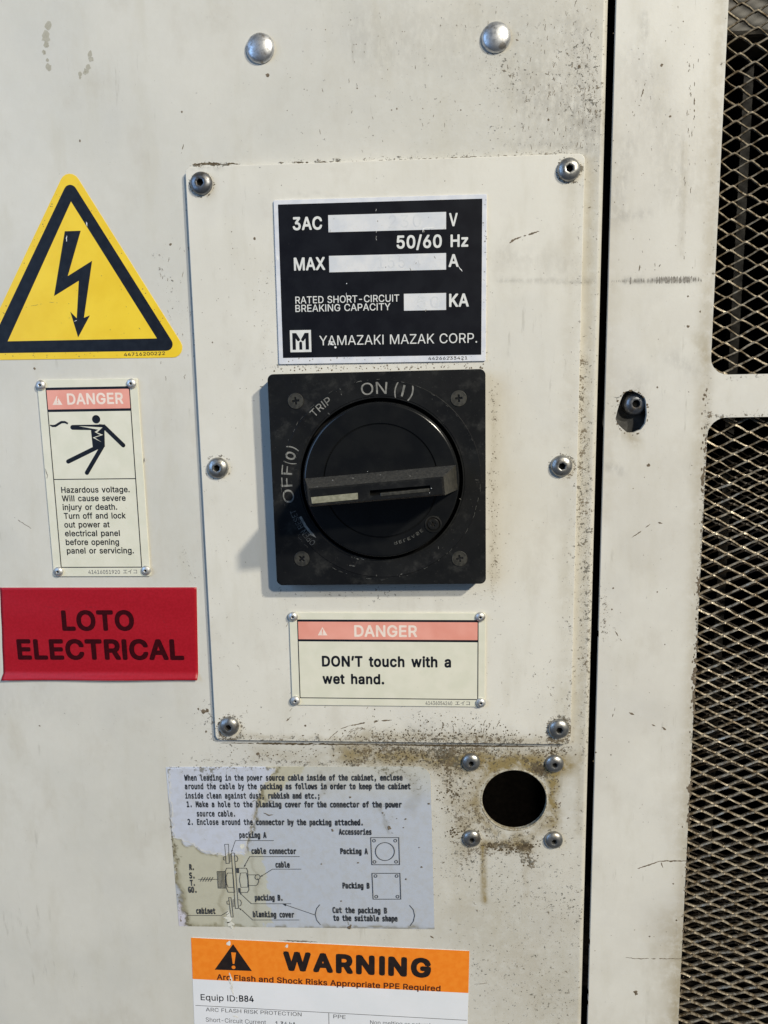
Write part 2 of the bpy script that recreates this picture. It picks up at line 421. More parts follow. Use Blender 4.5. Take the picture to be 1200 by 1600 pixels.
def meshmat():
    n = N('greasy_galvanised_mesh'); f = n.noise(.35, 5, .7)
    col = n.mix(n.ramp(f, .40, .62), (.38, .33, .25), (.13, .095, .055))
    n.bump(n.noise(1.5, 4, .7), .12, .8)
    return n.out(col, n.ramp(n.noise(.8, 3, off=4), .35, .65, .2, .5), .45)
M_mesh = meshmat()
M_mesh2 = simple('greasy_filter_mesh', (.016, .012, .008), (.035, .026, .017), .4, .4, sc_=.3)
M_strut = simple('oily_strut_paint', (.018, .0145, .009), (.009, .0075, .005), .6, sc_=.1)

# ------------------------------------------------------------------ stain fields (in the photograph's measure)
def seg(x, y, x0, y0, x1, y1, w, k=1.0):
    dx, dy = x1 - x0, y1 - y0; L = dx * dx + dy * dy + 1e-9
    t = np.clip(((x - x0) * dx + (y - y0) * dy) / L, 0, 1)
    return k * np.exp(-((x - x0 - t * dx) ** 2 + (y - y0 - t * dy) ** 2) / (w * w))
def ring(x, y, cx, cy, r, w, k): return k * np.exp(-((np.hypot(x - cx, y - cy) - r) / w) ** 2)
def fields(o, h, fn):
    me = o.data; n = len(me.vertices); co = np.empty(n * 3, np.float32); me.vertices.foreach_get('co', co); co = co.reshape(-1, 3) / S
    mw = o.parent.matrix_world if o.parent else Matrix()
    c, s_ = mw[0][0], mw[2][0]; off = mw.translation
    u = co[:, 0] * c - co[:, 1] * s_ + off.x / S; v = co[:, 0] * s_ + co[:, 1] * c + (off.z - Z0) / S
    x, y = PX(u, v, h)
    wob = np.array([noise.noise_vector(Vector((a * .06, b * .06, 0))) for a, b in zip(x, y)])
    x2, y2 = x + wob[:, 0] * 7, y + wob[:, 1] * 7
    for name, arr in fn(x, y, x2, y2).items():
        a = me.attributes.new(name, 'FLOAT', 'POINT'); a.data.foreach_set('value', np.clip(arr, 0, 1.2).astype(np.float32))

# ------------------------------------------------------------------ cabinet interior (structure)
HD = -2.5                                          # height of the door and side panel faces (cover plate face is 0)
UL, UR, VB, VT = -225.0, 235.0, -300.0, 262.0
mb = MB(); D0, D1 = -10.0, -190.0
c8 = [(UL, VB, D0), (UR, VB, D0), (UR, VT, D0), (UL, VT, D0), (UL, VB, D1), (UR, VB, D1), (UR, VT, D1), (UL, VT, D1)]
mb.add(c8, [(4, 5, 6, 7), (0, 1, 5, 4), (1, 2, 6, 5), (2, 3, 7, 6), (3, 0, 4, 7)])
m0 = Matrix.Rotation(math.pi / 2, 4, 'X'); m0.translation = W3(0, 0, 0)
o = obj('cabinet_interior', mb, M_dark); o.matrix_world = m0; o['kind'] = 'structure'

# ------------------------------------------------------------------ shared fasteners (first one of each is placed, the rest are copies)
def button_screw(mat, Rr=4.8, H=2.7, rs=1.55, name='button_screw'):
    prof = [(Rr * 1.02, 0), (Rr * 1.02, .5), (Rr, .7)]
    for i in range(1, 8):
        a = i / 8 * 1.15; prof.append((max(rs + .5, Rr * math.cos(a * .98)), .7 + (H - .7) * math.sin(a) / math.sin(1.15)))
    prof += [(rs + .35, H), (rs, H - .15), (rs * .96, H - 1.9)]
    mb = MB(); mb.lathe([(r, h) for r, h in prof], n=48, hexin=len(prof) - 2)
    mb.f.pop(); mb.m.pop()
    o = obj(name, mb, mat, smooth=True)
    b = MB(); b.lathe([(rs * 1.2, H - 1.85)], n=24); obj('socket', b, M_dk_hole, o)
    return o
def pop_rivet():
    mb = MB(); mb.lathe([(2.3, 0), (2.35, .25), (2.2, .7), (1.8, 1.15), (1.2, 1.4), (.75, 1.45), (.6, 1.3), (.55, .5)], n=32); mb.f.pop(); mb.m.pop()
    o = obj('rivet', mb, M_rivet, smooth=True)
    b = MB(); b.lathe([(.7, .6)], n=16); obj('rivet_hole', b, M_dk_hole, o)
    return o
def dome():
    mb = MB(); prof = [(6.0, 0), (6.15, .35)] + [(6.0 * math.cos(a), .5 + 2.6 * math.sin(a)) for a in [i * math.pi / 2 / 10 for i in range(1, 10)]] + [(.05, 3.1)]
    mb.lathe(prof, n=56); return obj('dome_rivet', mb, M_dome, smooth=True)
def cross(r, w):
    q = [(w, w), (w, r), (-w, r), (-w, w), (-r, w), (-r, -w), (-w, -w), (-w, -r), (w, -r), (w, -w), (r, -w), (r, w)]
    return [(x, y) for x, y in q]
def phillips(R_, mat):
    mb = sheet(circ((0, 0), R_, 36), [cross(R_ * .46, R_ * .12)], .35, .9)
    o = obj('cross_head_screw', mb, mat, bevel=.12)
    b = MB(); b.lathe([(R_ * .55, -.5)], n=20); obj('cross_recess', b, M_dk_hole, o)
    return o
used = set()
def place(src, parent, px, py, h, rot=0):          # h in panel height; parent's frame is taken from its matrix
    u, v = P(px, py, h); inv = parent.matrix_world.inverted() @ W3(u, v, h)
    if src not in used:
        used.add(src); src.parent = parent; src.location = inv; src.rotation_euler = (0, 0, rot); return src
    c = put(src, parent, 0, 0); c.location = inv; c.rotation_euler = (0, 0, rot); return c
SC_D = button_screw(M_steel_d); SC_L = button_screw(M_steel); SC_S = button_screw(M_steel, 4.4, 2.5, 1.3)
RIV = pop_rivet(); DOME = dome(); PH = phillips(3.5, M_worn_lit)

# ------------------------------------------------------------------ scuffs and chips: real flakes of dirt lying on the paint
def scuff(mb, pts, w, h, dash=.0, step=2.2, jit=.25):
    """broken jagged line through px points; dash = share left blank"""
    P2 = []
    for a, b in zip(pts[:-1], pts[1:]):
        n = max(1, int(math.dist(a, b) / step)); P2 += [(a[0] + (b[0] - a[0]) * i / n, a[1] + (b[1] - a[1]) * i / n) for i in range(n)]
    P2.append(pts[-1]); run, rw = [], []
    def flush():
        if len(run) > 1:
            ww = list(rw); ww[0] = ww[-1] = .12
            mb.strip([P(x, y, h) for x, y in run], ww, h + .03 + random.random() * .01)
        run.clear(); rw.clear()
    for i, (x, y) in enumerate(P2):
        if random.random() < dash: flush(); continue
        t = i / max(1, len(P2) - 1); env = .45 + .55 * math.sin(math.pi * t)
        run.append((x + random.gauss(0, jit), y + random.gauss(0, jit))); rw.append(w * env * random.uniform(.55, 1.3))
    flush()
def fleck(mb, x, y, r, h, n=9, ar=1.0):
    u, v = P(x, y, h); a0 = random.random() * 6
    poly = [(u + math.cos(a0 + 2 * math.pi * i / n) * r * random.uniform(.55, 1.15), v + math.sin(a0 + 2 * math.pi * i / n) * r * ar * random.uniform(.55, 1.15)) for i in range(n)]
    mb.flat(poly, h + .03 + random.random() * .012)
def marks(name, fn, mat, parent):
    mb = MB(); fn(mb)
    inv = parent.matrix_world.inverted()
    mb.v = [tuple(c / S for c in (inv @ W3(*p))) for p in mb.v]
    return obj(name, mb, mat, parent, kind='stuff')

# ------------------------------------------------------------------ cabinet door
door = thing('cabinet_door', 'cream painted steel cabinet door that carries the cover plate, labels and round cable hole', 'cabinet door')
uG = sum(P(x, y, HD)[0] for x, y in ((950, 0), (941, 400), (929.5, 800), (920, 1200), (909.5, 1600))) / 5
uF = sum(P(x, y, HD)[0] for x, y in ((960, 0), (950.5, 400), (939.5, 800), (932, 1200), (922, 1600))) / 5
hc = P(803.5, 1250, HD)
rb = 2.2
hole = [(hc[0] + 15.75 * math.cos(a) * (1 + .008 * math.sin(3 * a)), hc[1] + 15.75 * math.sin(a) * (1 + .006 * math.sin(5 * a))) for a in [2 * math.pi * i / 72 for i in range(72)]]
mb = sheet([(UL, VB), (uG - rb, VB), (uG - rb, VT), (UL, VT)], [hole], HD, 2.0, 1.5)
nb = len(mb.v); ns = 120; pr = [(rb * math.sin(a), rb * math.cos(a) - rb) for a in [math.pi / 2 * i / 6 for i in range(7)]] + [(rb, -16)]
for k in range(ns + 1):
    v = VB + (VT - VB) * k / ns; mb.v += [(uG - rb + du, v, HD + dh) for du, dh in pr]
q = len(pr)
for k in range(ns):
    for i in range(q - 1):
        a = nb + k * q + i; mb.f.append((a, a + 1, a + q + 1, a + q)); mb.m.append(0)
dp = obj('door_panel', mb, M_door, door, smooth=True)
def cluster(mb, cx, cy, sx, sy, n, r0, r1, h, lim=None):
    for _ in range(n):
        x, y = random.gauss(cx, sx), random.gauss(cy, sy)
        if lim and not lim(x, y): continue
        fleck(mb, x, y, random.uniform(r0, r1) ** 1.0, h, 7)
def door_f(x, y, a, b):
    R_ = np.clip((x - 250) / 600, 0, 1)
    g = .06 + .24 * R_ + seg(x, y, 345, 1166, 890, 1172, 9, .28) + seg(a, b, 560, 1180, 735, 1186, 20, .42) + seg(a, b, 705, 1210, 735, 1330, 24, .34)
    g += ring(a, b, 804, 1250, 61, 10, .20) + seg(a, b, 838, 1200, 846, 1208, 9, .5) + seg(a, b, 765, 1322, 825, 1322, 9, .55) + seg(a, b, 818, 1335, 830, 1350, 10, .45)
    g += seg(x, b, 300, 257, 372, 256, 3.5, 1.0) + seg(x, b, 430, 255, 530, 253, 3, .75) + seg(x, b, 530, 252, 905, 240, 3, .45)
    g += seg(a, b, 905, 90, 930, 170, 28, .28) + seg(a, b, 905, 560, 925, 1180, 14, .34) + seg(a, b, 690, 1180, 880, 1198, 16, .12) + seg(a, b, 775, 80, 800, 130, 30, .18)
    g += seg(a, b, 250, 400, 285, 540, 20, .28) + seg(a, b, 285, 860, 300, 905, 15, .3) + seg(a, b, 318, 1105, 335, 1150, 12, .35) + seg(a, b, 20, 1120, 300, 1130, 25, .12)
    g += seg(x, y, 290, 262, 340, 1156, 5, .3) + seg(a, b, 690, 1340, 900, 1420, 60, .14) + seg(a, b, 300, 1190, 560, 1192, 7, .5) + seg(a, b, 740, 1500, 880, 1560, 40, .12)
    s = seg(a, b, 540, 1178, 885, 1193, 19, .85) + seg(a, b, 700, 1215, 722, 1330, 18, .35) + ring(a, b, 804, 1250, 60, 9, .55) + seg(a, b, 867, 1205, 866, 1305, 8, .65) + seg(a, b, 760, 1318, 830, 1324, 8, .8)
    s += seg(x, y, 754, 1322, 757, 1408, 4.0, .85) + seg(a, y, 820, 1340, 822, 1400, 5, .25) + seg(a, b, 400, 1178, 500, 1188, 14, .3) + seg(x, y, 925, 250, 905, 1300, 7, .22) + seg(a, b, 730, 1185, 735, 1310, 14, .35)
    s += .05 + seg(a, b, 100, 120, 100, 122, 5, 0) + seg(a, b, 730, 1420, 900, 1600, 60, .14) + .10 * np.clip((x - 450) / 400, 0, 1)
    d = .02 + seg(a, y, 905, 40, 915, 240, 24, .20) + seg(a, b, 840, 150, 930, 190, 46, .30) + seg(a, b, 640, 60, 880, 60, 60, .12) + seg(a, b, 560, 40, 580, 90, 30, .10) + seg(a, b, 800, 225, 900, 225, 10, .2) + seg(x, y, 770, 440, 940, 440, 4, .5) + seg(a, b, 745, 1195, 870, 1200, 10, .10)
    d += seg(a, b, 0, 1100, 120, 1110, 20, .05)
    return {'grime': g, 'stain': s, 'smudge': d}
fields(dp, HD, door_f)
for x, y in ((407, 76), (775, 59)): place(DOME, door, x, y, HD)
for i, (x, y) in enumerate(((736, 1190), (866, 1192.5), (737, 1309), (865, 1311.5))): place(SC_S, door, x, y, HD, i * .7)
mb = MB(); mb.lathe([(15.55, HD - 1.9), (15.6, HD + .10), (15.72, HD + .2), (16.0, HD + .22), (16.5, HD + .03)], hc, 72); mb.f.pop(); mb.m.pop()
obj('hole_rim', mb, simple('bare_worn_rim', (.30, .27, .20), (.50, .47, .39), .5, sc_=.35, specks=(.50, (.20, .15, .08))), door, smooth=True)
def f(mb):
    h = HD
    scuff(mb, [(22, 808), (34, 816), (49, 826)], .35, h, .05)
    scuff(mb, [(480, 1470), (436, 1469)], .3, h); scuff(mb, [(444, 1470), (496, 1472)], .5, h)
    scuff(mb, [(741, 1538), (762, 1536)], .3, h); scuff(mb, [(672, 1462), (678, 1466)], .8, h)
    for x, y, r in ((418, 118, .9), (54, 576, .7), (125, 220, .55), (612, 172, .4), (284, 175, .5), (558, 138, .35), (620, 170, .5), (905, 104, .8), (857, 187, .55), (720, 172, .35), (266, 382, .7), (318, 1112, 1.3), (324, 1110, 1.2), (310, 1108, .6), (403, 1178, 1.0), (322, 1143, .7), (640, 1118, .3), (62, 1134, .5)): fleck(mb, x, y, r, h)
    scuff(mb, [(287, 225), (283, 240)], .4, h, .3); scuff(mb, [(776, 10), (774, 28)], .4, h, .3); scuff(mb, [(795, 58), (812, 64)], .6, h, .4)
    for i in range(26): x = random.uniform(250, 300); y = random.uniform(380, 600); scuff(mb, [(x, y), (x + random.uniform(-2, 3), y + random.uniform(3, 9))], .22, h, .2, 1.5)
    for i in range(60): x = random.uniform(480, 930); y = random.uniform(10, 240); scuff(mb, [(x, y), (x + random.uniform(-1.5, 2.5), y + random.uniform(3, 9))], .2, h, .25, 1.5)
    for i in range(110): x = random.gauss(880, 45); y = random.gauss(150, 70); (scuff(mb, [(x, y), (x + random.uniform(-3, 2), y + random.uniform(3, 12))], .22, h, .15, 1.6, .4) if x < 936 and y > 0 and y < 236 else None)
    for i in range(60): fleck(mb, random.uniform(400, 935), random.uniform(5, 236), random.uniform(.08, .28), h, 6)
    for i in range(70): x = random.uniform(690, 760); y = random.uniform(1170, 1330); fleck(mb, x, y, random.uniform(.15, .55), h, 7)
    for i in range(80): t = random.random(); fleck(mb, 350 + 520 * t, 1172 + abs(random.gauss(0, 9)), random.uniform(.12, .5), h, 7)
    for i in range(40): a = random.uniform(0, 6.3); r = random.uniform(52, 74); fleck(mb, 804 + r * math.cos(a), 1252 + r * math.sin(a), random.uniform(.15, .6), h, 7)
marks('dirt_fleck', f, M_brownmark, door)
def f(mb):
    h = HD; out_ = lambda x, y: math.hypot(x - 804, y - 1250) > 55
    cluster(mb, 842, 1204, 6, 6, 60, .3, 1.0, h, out_); cluster(mb, 822, 1322, 9, 3, 45, .3, .9, h, out_); cluster(mb, 800, 1326, 14, 3.5, 40, .2, .8, h, out_); cluster(mb, 768, 1320, 6, 3, 22, .3, .8, h, out_); cluster(mb, 822, 1342, 6, 5, 22, .2, .6, h)
    cluster(mb, 868, 1250, 2.5, 30, 26, .2, .5, h, out_); cluster(mb, 708, 1234, 12, 10, 40, .2, .7, h); cluster(mb, 705, 1300, 5, 4, 26, .2, .7, h); cluster(mb, 722, 1298, 4, 4, 16, .2, .7, h); cluster(mb, 865, 1176, 8, 3, 20, .2, .7, h)
    cluster(mb, 640, 1180, 50, 9, 200, .15, .65, h, lambda x, y: y > 1166 and y < 1196); cluster(mb, 790, 1180, 60, 8, 110, .15, .55, h, lambda x, y: y > 1168 and out_(x, y)); cluster(mb, 690, 1210, 14, 24, 70, .15, .6, h); cluster(mb, 430, 1178, 60, 6, 50, .12, .4, h, lambda x, y: y > 1166 and y < 1196)
    t0 = [(345 + 545 * i / 90, 1161.5 + 6.2 * i / 90 - .5) for i in range(91)]
    for k in range(5): a_ = random.randint(0, 30) + k * 12; scuff(mb, t0[a_:a_ + 34], random.uniform(.5, 1.0), h, .10, 2.2, .35)
    scuff(mb, t0, .55, h, .12, 2.2, .3)
    scuff(mb, [(300, 257), (330, 255.5), (372, 256)], .9, h, .12, 2, .5); scuff(mb, [(305, 256), (360, 257)], .9, h, .25, 2, .6); scuff(mb, [(432, 254.5), (500, 253.5), (530, 252)], .6, h, .25, 2, .4); scuff(mb, [(540, 252.3), (905, 238.8)], .28, h, .45, 2, .3)
marks('caked_grime', f, simple('caked_brown_grime', (.055, .038, .018), (.12, .09, .05), .75, sc_=.9), door)
def f(mb):
    for x, y, r in ((75, 40, 1.6), (71, 58, 2.1), (73, 70, 1.4), (69, 82, 1.0), (74, 94, .8), (76, 105, 1.4), (141, 84, 1.3), (142, 92, 1.2), (138, 105, 1.3), (134, 112, 1.4), (125, 116, 1.0), (125, 121, .6)): fleck(mb, x, y, r, HD, 12, 1.2)
marks('paint_chip', f, M_primer, door)

# ------------------------------------------------------------------ cover plate
c, w, hh, rot = fit([(288, 261), (915, 240), (338, 1156.5), (891, 1163.5)])
plate = thing('cover_plate', 'cream rectangular steel cover plate held by six hex socket screws, carrying the rotary switch', 'cover plate', c.x, c.y, HD, rot)
mb = sheet(rrect(w, hh, 2.6), [], -HD, -HD - .02, 1.25)
pp = obj('plate', mb, M_plate, plate, bevel=.25)
def plate_f(x, y, a, b):
    g = .10 + .10 * np.clip((y - 600) / 500, 0, 1) + seg(x, b, 340, 1156, 890, 1163, 8, .40) + seg(a, b, 580, 1145, 800, 1154, 11, .30) + seg(a, b, 640, 1120, 760, 1130, 18, .16)
    g += seg(a, b, 771, 600, 772, 930, 9, .34) + seg(a, b, 430, 574, 760, 570, 6, .36) + seg(a, b, 430, 925, 750, 925, 14, .20) + seg(a, b, 420, 420, 415, 560, 18, .2) + seg(a, b, 420, 580, 440, 700, 30, .14)
    g += seg(x, b, 292, 262, 350, 260, 3, .5) + seg(a, y, 905, 260, 890, 1150, 12, .22) + seg(a, b, 840, 1060, 880, 1120, 30, .12)
    for sx, sy in ((315, 290), (341, 731), (360, 1136), (889, 266), (877, 729), (873, 1140)): g += ring(x, y, sx, sy, 19, 4, .5)
    s = .04 + seg(a, y, 895, 270, 880, 1150, 14, .15) + seg(a, b, 560, 1150, 880, 1160, 10, .45) + seg(a, b, 771, 620, 770, 920, 6, .2) + seg(a, b, 350, 1150, 560, 1157, 5, .35)
    s += seg(x, y, 318, 296, 322, 300, 14, .3)
    d = .01 + seg(a, b, 640, 1140, 790, 1148, 12, .22) + seg(a, b, 790, 400, 900, 420, 22, .12) + seg(x, y, 780, 438, 905, 440, 3.5, .30) + seg(x, b, 450, 302, 530, 304, 2.5, .12) + seg(a, b, 300, 262, 345, 262, 4, .3) + seg(x, y, 640, 1155, 660, 1160, 8, .2)
    return {'grime': g, 'stain': s, 'smudge': d}
fields(pp, 0, plate_f)
for i, (x, y, s_) in enumerate(((315, 287, SC_D), (888.5, 265.5, SC_L), (341, 731, SC_L), (877, 728, SC_L), (358.5, 1134, SC_L), (873, 1138, SC_L))): place(s_, plate, x, y, 0, i * .9)
def f(mb):
    scuff(mb, [(796, 380), (804, 374), (812, 371)], .9, 0, 0, 1.6); scuff(mb, [(808, 372), (822, 368), (843, 361)], .75, 0, .05, 1.8)
    scuff(mb, [(548, 1134), (575, 1128), (612, 1125)], .9, 0, .05); scuff(mb, [(512, 1156), (530, 1140), (548, 1133)], .4, 0, .1)
    for k in range(5): scuff(mb, [(522 + 7 * k, 1157), (536 + 6 * k, 1146 - k), (553 + 6 * k, 1138 - k), (572, 1138 + 2 * k)], .28, 0, .22)
    for x, y, r in ((398, 373, .7), (477, 1134, .7), (450, 1124, .5), (332, 535, .4), (362, 362, .3), (657, 1134, .5), (774, 655, .4), (357, 1140, .5), (712, 1145, .6), (585, 1120, .3)): fleck(mb, x, y, r, 0)
    scuff(mb, [(455, 1120), (447, 1127)], .5, 0, .3)
    for i in range(60): t = random.random(); fleck(mb, 342 + 545 * t, 1154 + 6.5 * t - abs(random.gauss(0, 5)), random.uniform(.12, .45), 0, 7)
    for i in range(45): x = random.uniform(350, 870); y = random.uniform(960, 1150); scuff(mb, [(x, y), (x + random.uniform(-4, 4), y + random.uniform(2, 6))], .2, 0, .2, 1.5)
    for i in range(60): fleck(mb, 767 + abs(random.gauss(0, 6)), random.uniform(590, 920), random.uniform(.1, .32), 0, 6)
    for i in range(70): t = random.random(); fleck(mb, 428 + 330 * t, 581 - 6 * t - abs(random.gauss(0, 3.5)), random.uniform(.15, .5), 0, 6)
    for i in range(150): fleck(mb, random.uniform(300, 900), random.uniform(270, 1150), random.uniform(.07, .24), 0, 6)
    for i in range(35): x = random.uniform(340, 430); y = random.uniform(380, 700); fleck(mb, x, y, random.uniform(.1, .25), 0, 6)
marks('dirt_fleck', f, M_brownmark, plate)
def f(mb):
    cluster(mb, 650, 1150, 60, 5, 150, .12, .55, 0, lambda x, y: y < 1159); cluster(mb, 780, 1150, 40, 6, 70, .12, .5, 0, lambda x, y: y < 1160); cluster(mb, 700, 1130, 40, 9, 60, .12, .45, 0, lambda x, y: y > 1106 and y < 1158)
    for i in range(16): x = random.uniform(690, 790); y = random.uniform(1120, 1148); scuff(mb, [(x, y), (x + random.uniform(-9, 2), y + random.uniform(4, 14))], .3, 0, .15, 1.6, .5)
    for sx_, sy_ in ((315, 290), (359, 1137), (873, 1141), (888, 268)): 
        for i in range(34): a_ = random.uniform(0, 6.3); fleck(mb, sx_ + 18.5 * math.cos(a_) + random.gauss(0, 1), sy_ + 18 * math.sin(a_) + random.gauss(0, 1), random.uniform(.12, .45), 0, 6)
marks('caked_grime', f, bpy.data.materials['caked_brown_grime'], plate)

# ------------------------------------------------------------------ right-hand panel with mesh windows
side = thing('side_panel', 'cream painted side panel with two round cornered mesh windows and a keyhole slot', 'machine panel')
lx = [P(x, y, HD)[0] for x, y in ((1133.5, 0), (1126, 200), (1117.5, 400), (1105, 700), (1097, 800), (1083.5, 1200), (1076, 1370))]
uW = sum(lx) / len(lx)
v1 = P(1150, 585, HD)[1]; v2 = P(1150, 652, HD)[1]; v3 = P(1110, 1622, HD)[1]
W1 = [(x, y) for x, y in rrect(UR - 22 - uW, VT - 20 - v1, 7.5, (uW + UR - 22) / 2, (v1 + VT - 20) / 2)]
W2 = rrect(UR - 22 - uW, v2 - v3, 8.0, (uW + UR - 22) / 2, (v2 + v3) / 2)
kk = K(940, 590, 12)
key = [P(*kk(x, y), HD) for x, y in ((560, 235), (450, 260), (400, 320), (350, 440), (320, 540), (290, 640), (265, 760), (290, 860), (390, 955), (480, 1030), (600, 1030), (740, 970), (820, 860), (850, 700), (845, 600), (838, 500), (830, 430), (800, 360), (680, 290))]
mb = sheet([(uF, VB), (UR, VB), (UR, VT), (uF, VT)], [W1, W2, key], HD, 2.0, 1.5)
sp_ = obj('panel_sheet', mb, M_frame, side)
EDGE = lambda y: 1133.5 - .0418 * y
def side_f(x, y, a, b):
    e = EDGE(y) - x
    g = .10 + .42 * np.exp(-(e / 7) ** 2) * np.clip((y - 560) / 200, 0, 1) + .25 * np.exp(-(e / 6) ** 2)
    g += ring(a, b, 986, 645, 28, 8, .35) + seg(a, b, 960, 1000, 940, 900, 15, .2) + seg(a, b, 1000, 90, 1060, 220, 30, .14) + seg(a, b, 945, 930, 942, 990, 6, .45) + seg(a, b, 1130, 590, 1200, 590, 5, .4) + seg(a, b, 1110, 650, 1200, 646, 5, .55)
    s = .05 + .32 * np.exp(-((e - 8) / 12) ** 2) + seg(a, b, 985, 678, 992, 690, 11, .5) + seg(a, b, 1045, 1440, 1055, 1600, 22, .30) + seg(a, b, 955, 200, 945, 800, 14, .16) + seg(a, b, 1090, 530, 1105, 560, 10, .25)
    s += seg(x, y, 1070, 225, 1068, 330, 5, .22) + seg(x, y, 1066, 330, 1064, 400, 3.5, .18) + seg(a, y, 1050, 1240, 1060, 1330, 20, .1)
    d = .02 + seg(x, y, 975, 439, 1090, 438, 4, .75) + seg(x, y, 1068, 215, 1064, 400, 5, .10) + seg(a, b, 975, 335, 1010, 335, 8, .22) + seg(a, b, 1010, 20, 1005, 60, 6, .25) + seg(a, b, 960, 340, 980, 225, 14, .2) + seg(a, b, 1000, 100, 1060, 300, 34, .14) + seg(a, b, 1050, 560, 1080, 575, 12, .2)
    d += seg(a, b, 955, 730, 970, 735, 8, .25) + seg(a, b, 980, 665, 995, 600, 24, .16) + .10 * np.exp(-(e / 5) ** 2)
    return {'grime': g, 'stain': s, 'smudge': d}
fields(sp_, HD, side_f)
def f(mb):
    h = HD
    scuff(mb, [(987, 840), (1002, 830)], .5, h, 0); scuff(mb, [(1009, 824), (1016, 819)], .45, h, 0); scuff(mb, [(1028, 816), (1035, 818)], .8, h, 0)
    scuff(mb, [(961, 986), (971, 1002)], .6, h, .1); scuff(mb, [(983, 1113), (991, 1117)], 1.0, h, 0); scuff(mb, [(1018, 1132), (1024, 1134)], .9, h, 0); scuff(mb, [(1034, 1136), (1041, 1141)], .9, h, 0)
    scuff(mb, [(961, 1106), (957, 1120)], .5, h, .2); scuff(mb, [(996, 1357), (1018, 1350), (1032, 1345)], .7, h, 0); scuff(mb, [(1030, 1345.5), (1074, 1345)], .7, h, 0); scuff(mb, [(1036, 1356), (1033, 1347)], .5, h, .1)
    scuff(mb, [(977, 1496), (1000, 1498), (1068, 1498)], .45, h, .05); scuff(mb, [(994, 1274), (1004, 1256)], .25, h, .3); scuff(mb, [(1055, 1533), (1067, 1532)], .3, h, .1)
    for x, y, r in ((993, 1550, 1.2), (994, 1553, .9), (1015, 1463, .5), (1013, 727, .9), (1027, 605, .5), (1075, 510, .7), (1052, 1381, .5), (1057, 1438, .5), (1047, 182, .6), (1034, 102, .7), (1075, 463, .5), (1094, 487, .5), (1027, 925, .4), (1039, 1007, .35), (958, 919, .5), (956, 952, .5)): fleck(mb, x, y, r, h)
    for a in ([(1004, 22), (1006, 34)], [(1058, 32), (1060, 44)], [(1043, 40), (1049, 39)], [(1069, 468), (1070, 474)], [(1071, 533), (1073, 540)], [(1032, 413), (1029, 417)], [(1000, 414), (998, 424)], [(1085, 128), (1085, 200)], [(1008, 130), (1002, 152)]): scuff(mb, a, .45, h, .3)
    for i in range(90): y = random.uniform(5, 1590); x = random.uniform(948 - .0 * y, 1100) - .026 * y + 10; fleck(mb, x, y, random.uniform(.08, .3), h, 6)
    for i in range(30): y = random.uniform(40, 420); x = 1085 - .04 * y + random.gauss(0, 4); scuff(mb, [(x, y), (x, y + random.uniform(3, 10))], .25, h, .2, 1.6, .3)
    for i in range(50): x = random.uniform(965, 1115); y = random.uniform(5, 420); scuff(mb, [(x, y), (x + random.uniform(-1, 1.5), y + random.uniform(2, 6))], .2, h, .3, 1.5)
    for i in range(150): y = random.uniform(600, 1590); fleck(mb, EDGE(y) - abs(random.gauss(0, 4)) - 1, y, random.uniform(.15, .55), h, 7, 2)
    for y0, y1 in ((1000, 1120), (900, 930), (1220, 1245), (1265, 1290), (730, 775)): scuff(mb, [(EDGE(y0) - 2, y0), (EDGE((y0 + y1) / 2) - 5, (y0 + y1) / 2), (EDGE(y1) - 3, y1)], 1.3, h, .1, jit=.8)
    for i in range(35): a = random.uniform(0, 6.3); fleck(mb, 987 + 26 * math.cos(a), 645 + 35 * math.sin(a), random.uniform(.15, .6), h, 7)
marks('dirt_fleck', f, M_brownmark, side)
def f(mb):
    for i in range(46):
        x = 957 + 138 * i / 45 + random.uniform(-1, 1); y = 439.5 - .02 * (x - 957)
        k = .3 if x < 980 else (1.0 if 985 < x < 990 or 1020 < x < 1082 else .6)
        if random.random() < .12: continue
        scuff(mb, [(x, y - 6 * k), (x + random.uniform(-.8, .8), y + 5.5 * k)], .85 * k, HD, .05, 2.0)
marks('rub_mark', f, M_greymark, side)
# fastening seen in the keyhole slot
kb = thing('slot_bolt', 'dark socket head bolt seated at the top of the keyhole slot', 'bolt', *P(*kk(625, 490), -6.5), -6.5)
mb = MB(); mb.lathe([(5.2, -4), (5.2, .2), (4.9, .8), (4.1, 1.6), (3.0, 2.2), (2.3, 2.4), (1.75, 2.35), (1.6, .8)], n=48); mb.f.pop(); mb.m.pop()
obj('bolt_head', mb, M_steel_d, kb, smooth=True); b = MB(); b.lathe([(1.9, .9)], n=24); obj('socket', b, M_dk_hole, kb)
mb = MB(); cu, cv = P(*kk(560, 780), -9); mb.prism(circ((cu, cv), 13, 40), -10.2, -9.2)
bk = thing('slot_backing', 'dull dark grey metal tab seen through the keyhole slot below the bolt', 'metal tab', 0, 0, 0)
mb.v = [(x, y, z) for x, y, z in mb.v]; obj('tab', mb, simple('dull_grey_metal', (.045, .045, .043), (.075, .075, .07), .6, .3, bump=(.8, .1)), bk)

